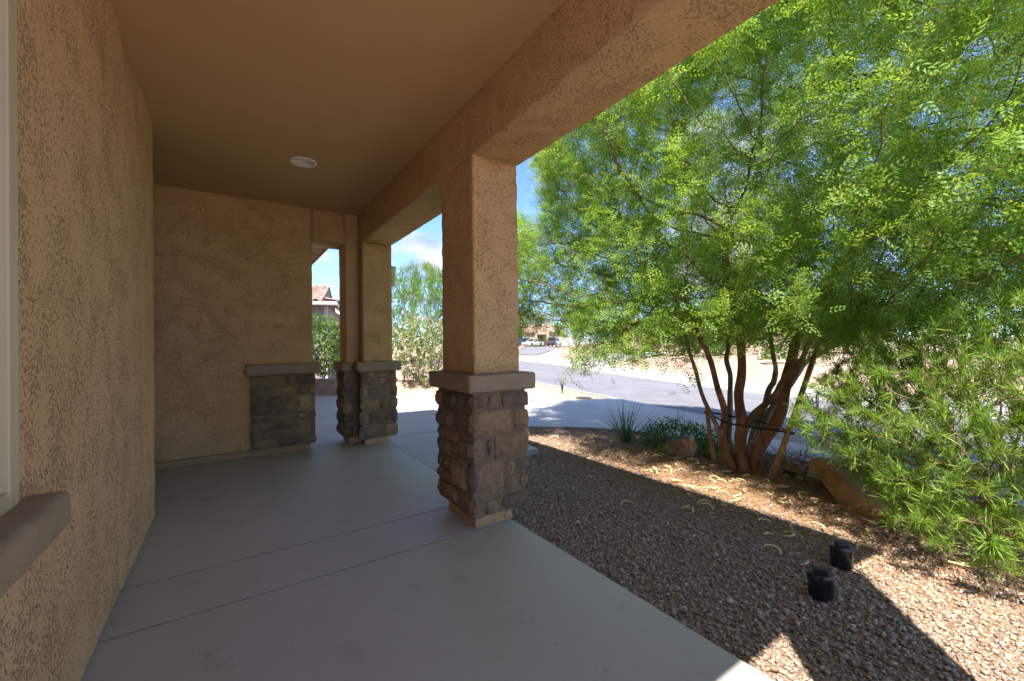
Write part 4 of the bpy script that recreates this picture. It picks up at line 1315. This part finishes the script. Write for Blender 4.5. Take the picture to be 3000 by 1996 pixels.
# ------------------------------------------------------------------ narrow-leaved shrub at the right
def shrub(name, label, cat, base, att, leaf, per, size, mleaf, mstem, step, infl, kill, r0=0.0016, maxcnt=10, spread=0.6, side=0.8, droop=0.05, off=0.012, nst=5, rise=0.35, group=None, upj=0.7, sides=5, stem_r=0.012, lname='foliage'):
    e = empty(name, (0, 0, 0))
    tag(e, label, cat, group)
    c = np.mean(att, axis=0)
    seeds, parents = [], []
    for i in range(nst):
        a = 2 * math.pi * i / nst + random.uniform(-0.4, 0.4)
        b = Vector(base) + Vector((math.cos(a), math.sin(a), 0)) * 0.04
        tip = Vector(base) + Vector((math.cos(a) * rise * 0.55, math.sin(a) * rise * 0.55, rise)) + (Vector(c) - Vector(base)) * 0.12
        pts = [b + Vector((0, 0, -0.05)), b, b.lerp(tip, 0.5) + Vector((random.uniform(-.03, .03), random.uniform(-.03, .03), 0)), tip]
        sp = spline(pts, 3)
        tube('stem', sp, [stem_r * (1 - 0.45 * k / len(sp)) for k in range(len(sp))], mstem, e, 6)
        prev = -1
        for k, p in enumerate(sp):
            if k < 3: continue
            seeds.append(tuple(p)); parents.append(prev); prev = len(seeds) - 1
    P, par = colonize(np.array(seeds), np.array(parents), att, step, infl, kill, 120, 0.12, (0, 0, 0.05), 9000)
    cnt = subtree(par)
    b = link('twigs', branch_mesh('twigs', P, par, cnt, r0, 0.42, 0, sides, stem_r), mstem, e); b['kind'] = 'stuff'
    pos, d = twig_leaves(P, par, cnt, 0, maxcnt, per, spread, side, droop, off)
    scatter_leaves(lname, leaf, pos, d, RNG.uniform(size[0], size[1], len(pos)), 1.0, mleaf, e, upj=upj)
    return e, P, par, cnt


a1 = ellipsoid(3000, (4.15, 0.5, 0.72), (0.9, 1.0, 0.7), 0.2, 0.0)
a2 = ellipsoid(750, (3.75, 1.02, 0.72), (0.42, 0.55, 0.38), 0.1, 0.15)
a3 = ellipsoid(950, (4.2, 0.4, 1.25), (0.8, 0.9, 0.4), 0.1, 0.5)
a4 = ellipsoid(500, (3.6, 0.5, 0.28), (0.45, 0.5, 0.32), 0.1, 0.05)
a_all = np.concatenate([a1, a2, a3, a4])
shrub('narrow_leaf_shrub', 'bushy bright green shrub with long narrow leaves at the right edge', 'shrub', (4.1, 0.42, -0.08), a_all, strip_leaf(2, 0.065, 0.16), 23, (0.03, 0.09), M['shrub_leaf'], M['twig'], 0.045, 0.5, 0.055, 0.0011, 9, 0.45, 0.8, 0.3, 0.01, 8, 0.3, None, 0.8, 5, 0.013)

# ------------------------------------------------------------------ small plants under the tree
def blades(name, label, cat, base, n, ln, wid, spread, mat, kindname='leaf_blades', bend=0.25, parts=None):
    e = empty(name, base)
    tag(e, label, cat)
    az = RNG.uniform(0, 2 * np.pi, n); el = RNG.uniform(rad(28), rad(86), n) ** 1.0
    d = np.stack([np.cos(az) * np.cos(el) * spread, np.sin(az) * np.cos(el) * spread, np.sin(el)], 1)
    pos = np.stack([np.cos(az), np.sin(az), np.zeros(n)], 1) * RNG.uniform(0, 0.05, (n, 1))
    T = strip_leaf(5, wid, bend)
    V, Q = T
    V = V.copy(); V[:, 1] *= np.linspace(1.2, 0.25, 6).repeat(2)
    o = scatter_leaves(kindname, (V, Q), pos, d, RNG.uniform(ln[0], ln[1], n), 0.6, mat, e, upj=0.3)
    return e


blades('red_yucca', 'spiky blue-green grass-like yucca left of the tree', 'yucca', (4.51, 3.89, -0.09), 110, (0.36, 0.66), 0.020, 0.75, M['yucca_leaf'])


def mound(name, label, cat, c, r, n, leaf, size, mat, stem_mat, flowers=None, nst=7, group=None):
    e = empty(name, (c[0], c[1], c[2]))
    tag(e, label, cat, group)
    v = RNG.normal(size=(n, 3)); v[:, 2] = np.abs(v[:, 2]); v /= np.linalg.norm(v, axis=1)[:, None]
    lump = 1 + 0.22 * np.sin(v[:, 0] * 7 + 1.3) * np.cos(v[:, 1] * 6) + RNG.normal(0, 0.07, n)
    pos = v * (RNG.uniform(0.35, 1, n) ** 0.5 * lump)[:, None] * np.array(r)
    d = v + RNG.normal(0, 0.6, (n, 3)) + np.array([0, 0, 0.25])
    scatter_leaves('foliage', leaf, pos, d, RNG.uniform(size[0], size[1], n), 1.0, mat, e, upj=0.7)
    for i in range(nst):
        a = 2 * math.pi * i / nst
        t = (math.cos(a) * r[0] * 0.7, math.sin(a) * r[1] * 0.7, r[2] * 0.6)
        tube('stem', [(0, 0, -0.03), (t[0] * 0.4, t[1] * 0.4, t[2] * 0.55), t], [0.006, 0.005, 0.003], stem_mat, e, 5)
    if flowers:
        nf, fs, fm = flowers
        k = RNG.choice(n, nf, replace=False)
        p = v[k] * np.array(r) * RNG.uniform(0.95, 1.1, (nf, 1))
        p = p[p[:, 2] > r[2] * 0.25]
        pp = np.repeat(p, 5, 0) + RNG.normal(0, fs * 0.3, (len(p) * 5, 3))
        scatter_leaves('flowers', oval_leaf(0.8), pp, RNG.normal(size=pp.shape), RNG.uniform(fs * 0.6, fs, len(pp)), 1.0, fm, e)
    return e


mound('lantana_bush', 'low dense green bush with tiny orange flowers beside the yucca', 'bush', (4.82, 3.25, -0.08), (0.42, 0.62, 0.36), 3200, oval_leaf(0.6), (0.022, 0.042), M['lantana_leaf'], M['twig'], (46, 0.016, M['flower_y']))
mound('ground_shrub', 'small green ground shrub behind the rust boulder', 'bush', (4.95, 1.28, -0.08), (0.34, 0.42, 0.24), 1500, oval_leaf(0.45), (0.025, 0.05), M['lantana_leaf'], M['twig'])
mound('dry_bush', 'low dry brown twiggy bush right of the trunks', 'bush', (4.98, 1.98, -0.08), (0.30, 0.40, 0.17), 900, strip_leaf(2, 0.05, 0.1), (0.06, 0.13), M['dry'], M['twig'])


# ------------------------------------------------------------------ boulders and rocks
def rock(name, label, loc, r, mat, seed, rz=0.0, cuts=12, group=None, tilt=0.0, cat='boulder', flat=None):
    rs = random.Random(seed)
    bm = bmesh.new()
    bmesh.ops.create_icosphere(bm, subdivisions=4, radius=1.0)
    for k in range(cuts):
        n = Vector((rs.gauss(0, 1), rs.gauss(0, 1), rs.gauss(0, 0.8))).normalized()
        dlim = rs.uniform(0.45, 0.75)
        for v in bm.verts:
            s = v.co.dot(n)
            if s > dlim: v.co -= n * (s - dlim)
    for (n, dlim) in (flat or []):
        n = Vector(n).normalized()
        for v in bm.verts:
            s = v.co.dot(n)
            if s > dlim: v.co -= n * (s - dlim)
    for v in bm.verts:
        p = v.co * 2.2 + Vector((seed * 3.3, 0, 0))
        v.co *= 1 + 0.05 * mnoise.noise(p) + 0.025 * mnoise.noise(p * 2.8) + 0.02 * mnoise.noise(p * 7)
        v.co = Vector((v.co.x * r[0], v.co.y * r[1], v.co.z * r[2]))
    me = bpy.data.meshes.new(name); bm.to_mesh(me); bm.free()
    me.polygons.foreach_set('use_smooth', [True] * len(me.polygons))
    try: me.set_sharp_from_angle(angle=rad(18))
    except Exception: pass
    o = link(name, me, mat, None, loc, (0, tilt, rz))
    tag(o, label, cat, group)
    return o


rock('boulder', 'tan angular boulder in front of the low green bush', (4.46, 2.98, -0.01), (0.19, 0.14, 0.2), M['boulder'], 3, rad(-40))
rock('boulder', 'long rust-brown boulder lying right of the leaning stake', (4.34, 1.33, 0.0), (0.56, 0.22, 0.2), M['rust_boulder'], 8, rad(232), 10, None, rad(10), 'boulder', [((0, -1, 0.25), 0.5), ((-1, 0.1, 0), 0.7)])
rock('rock', 'whitish rock touching the left end of the rust boulder', (4.66, 1.72, -0.03), (0.13, 0.10, 0.11), M['pale_rock'], 21, 0.4, 10, None, 0, 'rock')
rock('rock', 'yellowish wedge-shaped rock just right of the leaning stake', (4.72, 1.90, -0.02), (0.16, 0.10, 0.14), M['boulder'], 25, 1.1, 9, None, 0.3, 'rock')
rock('rock', 'flat pale rock between the trunks and the leaning stake', (4.66, 2.05, -0.05), (0.13, 0.09, 0.06), M['pale_rock'], 28, 0.2, 10, None, 0, 'rock')
for i, (x, y, s) in enumerate([(4.66, 2.80, 0.07), (4.74, 2.72, 0.06), (4.62, 2.72, 0.05), (4.70, 2.62, 0.075)]):
    rock('rock', 'small rough rock among the stones at the foot of the short stake', (x, y, -0.05), (s, s * 0.8, s * 0.7), M['pale_rock'] if i % 2 else M['boulder'], 40 + i, i * 1.3, 10, 'rocks at the foot of the short stake', 0, 'rock')
for i, (x, y, s) in enumerate([(4.72, 1.80, 0.045), (4.58, 1.93, 0.04), (4.6, 1.83, 0.05)]):
    rock('rock', 'small stone in the gravel around the base of the leaning stake', (x, y, -0.06), (s, s * 0.8, s * 0.7), M['pale_rock'], 60 + i, i * 0.9, 10, 'stones around the leaning stake', 0, 'rock')
rock('rock', 'single larger white stone in the gravel near the slab edge', (2.18, 0.77, -0.06), (0.034, 0.022, 0.018), M['pale_rock'], 77, 0.3, 9, None, 0, 'rock')


# ------------------------------------------------------------------ black irrigation lids
def lid(name, label, loc, rz):
    e = empty(name, loc, rz)
    tag(e, label, 'irrigation box', 'black irrigation boxes')

    def oval(nm, levels, sides=36):
        v, f = [], []
        for (z, a, b) in levels:
            for k in range(sides):
                t = 2 * math.pi * k / sides
                ex = 1.0
                v.append((a * abs(math.cos(t)) ** ex * (1 if math.cos(t) >= 0 else -1), b * abs(math.sin(t)) ** ex * (1 if math.sin(t) >= 0 else -1), z))
        for j in range(len(levels) - 1):
            for k in range(sides): f.append((j * sides + k, j * sides + (k + 1) % sides, (j + 1) * sides + (k + 1) % sides, (j + 1) * sides + k))
        f += [tuple(range(sides - 1, -1, -1)), tuple(range((len(levels) - 1) * sides, len(levels) * sides))]
        o = link(nm, pymesh(nm, v, f, True), M['plastic'], e)
        try: o.data.set_sharp_from_angle(angle=rad(40))
        except Exception: pass
        return o
    oval('body', [(-0.06, 0.05, 0.034), (0.0, 0.05, 0.034), (0.012, 0.058, 0.042), (0.115, 0.060, 0.044)])
    oval('rim', [(0.098, 0.063, 0.046), (0.124, 0.064, 0.047), (0.130, 0.060, 0.043), (0.131, 0.02, 0.015)])
    box('handle', (-0.030, 0.030, -0.021, 0.021, 0.129, 0.160), M['plastic'], e, 0.003)
    for t in (0.5, 2.1, 3.64, 5.24):
        x, y = 0.062 * math.cos(t), 0.045 * math.sin(t)
        box('clip', (x - 0.004, x + 0.004, y - 0.004, y + 0.004, 0.07, 0.112), M['plastic'], e, 0.001)
    return e


lid('irrigation_box', 'black oval irrigation box nearer the porch slab', (2.60, 0.935, -0.075), rad(-50))
lid('irrigation_box', 'black oval irrigation box farther from the porch slab', (3.05, 0.985, -0.075), rad(-48))


# ------------------------------------------------------------------ seed pods and litter on the gravel
def pod_mesh(seed):
    rs = random.Random(seed)
    L = rs.uniform(0.08, 0.15); curv = rs.uniform(1.2, 3.6); wob = rs.uniform(-0.5, 0.5)
    pts = []
    x = y = 0.0; a = -curv / 2
    for i in range(12):
        pts.append((x, y, 0.006 + 0.012 * math.sin(i / 11 * math.pi) * rs.uniform(0.5, 1)))
        a += curv / 11 + wob * math.sin(i)*0.2
        x += math.cos(a) * L / 11; y += math.sin(a) * L / 11
    rads = [0.0062 * (math.sin(math.pi * (0.06 + 0.88 * i / 11)) ** 0.6) * (1 + 0.15 * math.sin(i * 2.2)) for i in range(12)]
    v, f = ring_tube(pts, rads, 6)
    v = [Vector((p.x, p.y, p.z * 0.75)) for p in v]
    me = pymesh('seed_pod', v, f, True)
    me.materials.append(M['pod'])
    return me


PODS = [pod_mesh(i) for i in range(10)]
spots = []
while len(spots) < 120:
    x, y = random.gauss(3.95, 0.5), random.gauss(2.0, 1.0)
    if 2.4 < x < 4.65 and 0.1 < y < 4.6 and not (4.25 < x < 4.75 and 1.0 < y < 2.5):
        spots.append((x, y))
for i, (x, y) in enumerate(spots):
    o = link('seed_pod', PODS[i % 10], None, None, (x, y, -0.062), (random.uniform(-0.25, 0.25), random.uniform(-0.25, 0.25), random.uniform(0, 6.28)))
    o.scale = (random.uniform(0.95, 1.4),) * 3
    tag(o, 'pale curled seed pod fallen on the gravel under the tree', 'seed pod', 'fallen seed pods on the gravel')

nl = 42000
lx = RNG.normal(4.0, 0.65, nl); ly = RNG.normal(2.1, 1.35, nl)
m_ = in_poly(lx, ly, YARD) & (RNG.uniform(size=nl) < np.clip((lx - 2.1) / 1.2, 0.06, 1))
lx, ly = lx[m_], ly[m_]
lp = np.stack([lx, ly, -0.066 + RNG.uniform(0, 0.018, len(lx))], 1)
ld = np.stack([RNG.normal(size=len(lx)), RNG.normal(size=len(lx)), RNG.normal(0, 0.12, len(lx))], 1)
scatter_leaves('leaf_litter', strip_leaf(1, 0.13, 0.05), lp, ld, RNG.uniform(0.018, 0.055, len(lx)), 1.0, M['litter'], yard, upj=0.25)
# a few specks of blown leaf on the porch slab
npz = 46
px_ = np.concatenate([RNG.uniform(-0.4, 1.6, 26), RNG.normal(-0.45, 0.04, 20)]); py_ = np.concatenate([RNG.uniform(0.9, 4.4, 26), RNG.uniform(1.6, 3.6, 20)])
pz_ = np.full(npz, 0.004)
dd_ = np.stack([RNG.normal(size=npz), RNG.normal(size=npz), np.zeros(npz)], 1)
scatter_leaves('leaf_specks', strip_leaf(2, 0.22, 0.1), np.stack([px_, py_, pz_], 1), dd_, RNG.uniform(0.008, 0.026, npz), 1.0, M['litter'], porch, upj=0.15)

# ------------------------------------------------------------------ plants by the driveway and beyond
e, Pf, parf, cntf = shrub('flowering_shrub', 'loose pink-flowered shrub beyond the driveway between the two columns', 'shrub', (4.45, 11.3, 0.2), np.concatenate([ellipsoid(1300, (4.5, 11.25, 1.2), (1.05, 0.9, 0.95), 0.2, 0.35), ellipsoid(260, (4.9, 10.8, 0.35), (0.7, 0.5, 0.4), 0.2, 0.05)]), oval_leaf(0.4), 10, (0.055, 0.105), M['pale_leaf'], M['twig'], 0.09, 0.8, 0.11, 0.002, 8, 0.7, 0.9, 0.1, 0.03, 6, 0.5)
tips = np.where(cntf <= 3)[0]
tips = RNG.choice(tips, min(420, len(tips)), replace=False)
fp = np.repeat(Pf[tips], 5, 0) + RNG.normal(0, 0.022, (len(tips) * 5, 3))
scatter_leaves('flowers', oval_leaf(0.8), fp, RNG.normal(size=fp.shape), RNG.uniform(0.045, 0.075, len(fp)), 1.0, M['flower'], e)
for i, (x, y) in enumerate([(4.28, 11.2), (4.05, 11.5)]):
    s = tube('plant_stake', [(x, y, 0.1), (x + 0.02, y, 0.8), (x + (0.05 if i == 0 else -0.06), y, 1.62)], 0.022, M['wood'], None, 8)
    tag(s, ['reddish wooden stake inside the pink-flowered shrub', 'pale wooden stake at the left of the pink-flowered shrub'][i], 'stake')
shrub('green_shrub', 'bright green leafy shrub in front of the grey neighbouring house', 'shrub', (2.35, 13.9, 0.33), ellipsoid(1100, (2.3, 13.75, 1.3), (0.7, 0.6, 1.0), 0.2, 0.4), oval_leaf(0.5), 9, (0.06, 0.11), M['far_leaf'], M['twig'], 0.09, 0.8, 0.11, 0.002, 8, 0.7, 0.9, 0.0, 0.03, 5, 0.5)


def far_tree(name, label, base, r, h, n, size, leaf, group=None, per=8, mleaf='far_leaf'):
    e = empty(name, base)
    tag(e, label, 'tree', group)
    att = ellipsoid(n, (0, 0, h * 0.6), (r, r, h * 0.42), 0.3, h * 0.2)
    seeds, parents = [], []
    for i in range(4):
        a = 2 * math.pi * i / 4 + random.random()
        tip = Vector((math.cos(a) * r * 0.35, math.sin(a) * r * 0.35, h * 0.38))
        sp = spline([(0, 0, -0.3), (math.cos(a) * 0.08, math.sin(a) * 0.08, 0.1), tip * 0.5 + Vector((0, 0, 0.1)), tip], 3)
        tube('trunk', sp, [0.11 * (1 - 0.6 * k / len(sp)) for k in range(len(sp))], M['bark_grey'], e, 7)
        prev = -1
        for k, p in enumerate(sp):
            if k < 4: continue
            seeds.append(tuple(p)); parents.append(prev); prev = len(seeds) - 1
    st = r * 0.09
    P, par = colonize(np.array(seeds), np.array(parents), att, st, r * 0.5, st * 1.8, 90, 0.15, (0, 0, 0.1), 5000)
    cnt = subtree(par)
    b = link('branch', branch_mesh('branch', P, par, cnt, 0.006, 0.42, 0, 4, 0.07), M['bark_grey'], e); b['kind'] = 'stuff'
    pos, d = twig_leaves(P, par, cnt, 0, 9, per, 0.5, 0.9, 0.45, st * 0.5)
    scatter_leaves('crown', leaf, pos, d, RNG.uniform(size[0], size[1], len(pos)), 1.0, M[mleaf], e, upj=0.8)
    return e


far_tree('green_twig_tree', 'wispy grey-green desert tree rising behind the pink-flowered shrub', (10.0, 25.2, -0.1), 3.2, 6.4, 1500, (0.3, 0.65), strip_leaf(2, 0.075, -0.1), None, 16)
FT = [(44.8, 48.3, 4.2, 6.0, 'rounded green desert tree right of the parked dark car'), (36.0, 55.0, 3.0, 4.6, 'bushy tree left of the parked white sedan'), (62, 52, 3.6, 5.5, 'distant desert tree beyond the far driveway'), (50, 30, 3.2, 5.0, 'desert tree in front of the distant pinkish house'), (30, 9.0, 2.4, 4.0, 'green tree across the street behind the narrow-leaved shrub'), (33, 22, 2.2, 4.2, 'leafy tree on the bank right of the far driveway'), (27, 15.5, 1.6, 3.2, 'small tree on the bank straight behind the tree trunks')]
for (x, y, r, h, lb) in FT:
    far_tree('desert_tree', lb, (x, y, far_z(x, y) + 0.1), r, h, 420, (0.35, 0.75), strip_leaf(2, 0.16, -0.05), 'desert trees across the street', 9)
FB = [(27, 26.0, 0.7, 0.8), (30.5, 25.5, 0.8, 0.9), (24, 13.5, 0.7, 0.8), (20.5, 9.0, 0.6, 0.7), (25, 6.5, 0.8, 0.9), (19.5, 5.2, 0.55, 0.6), (34, 37, 0.9, 0.8), (46.0, 60.5, 0.5, 0.6)]
FBL = ['yellow-green bush at the top edge of the far driveway', 'second bush along the top edge of the far driveway', 'bush on the bank across the street behind the trunks', 'low bush on the bank right of the leaning stake', 'bush high on the bank behind the narrow-leaved shrub', 'low bush by the far sidewalk behind the narrow-leaved shrub', 'bush on the dirt lot right of the white utility box', 'small bush between the two parked cars']
for (x, y, r, h), lb in zip(FB, FBL):
    bz = 0.5 if y < 20 else far_z(x, y)
    mound('bush', lb, 'bush', (x, y, bz - 0.1), (r, r, h), 700, oval_leaf(0.5), (0.08, 0.16), M['far_leaf'], M['twig'], None, 5, 'bushes across the street')
# little things by the kerb and on the bank
sp_ = empty('sapling', (7.46, 8.64, -0.07)); tag(sp_, 'tiny bare dark sapling in the gravel strip beside the street', 'sapling')
for i in range(7):
    a = i * 0.9
    tube('stem', [(0, 0, -0.02), (math.cos(a) * 0.03, math.sin(a) * 0.03, 0.2), (math.cos(a) * 0.12, math.sin(a) * 0.12, 0.42 + 0.05 * (i % 3))], [0.008, 0.006, 0.003], M['strap'], sp_, 5)
vc = empty('valve_cover', (7.21, 7.55, -0.074)); tag(vc, 'dark round valve cover in the gravel strip beside the street', 'cover')
for nm, r0_, z_ in (('frame', 0.2, 0.012), ('plate', 0.165, 0.02)):
    vv = [(r0_ * math.cos(2 * math.pi * k / 28), r0_ * math.sin(2 * math.pi * k / 28), z) for z in (-0.03, z_) for k in range(28)]
    link(nm, pymesh(nm, vv, [tuple(range(28, 56))] + [(k, (k + 1) % 28, 28 + (k + 1) % 28, 28 + k) for k in range(28)]), M['steel'], vc)
blades('golden_grass', 'small golden grass clump on the bank below the pink-flowered shrub', 'grass clump', (4.05, 10.98, 0.2), 130, (0.12, 0.26), 0.05, 0.95, M['dry'])
for i, (x, y, z, s) in enumerate([(3.75, 11.35, 0.3, 0.12), (4.25, 10.95, 0.22, 0.1), (4.55, 10.7, 0.14, 0.11), (3.95, 11.2, 0.3, 0.09), (4.4, 10.85, 0.2, 0.08)]):
    rock('rock', 'reddish rock set in the bank below the pink-flowered shrub', (x, y, z), (s, s * 0.8, s * 0.65), M['boulder'], 90 + i, i, 10, 'rocks on the bank', 0, 'rock')
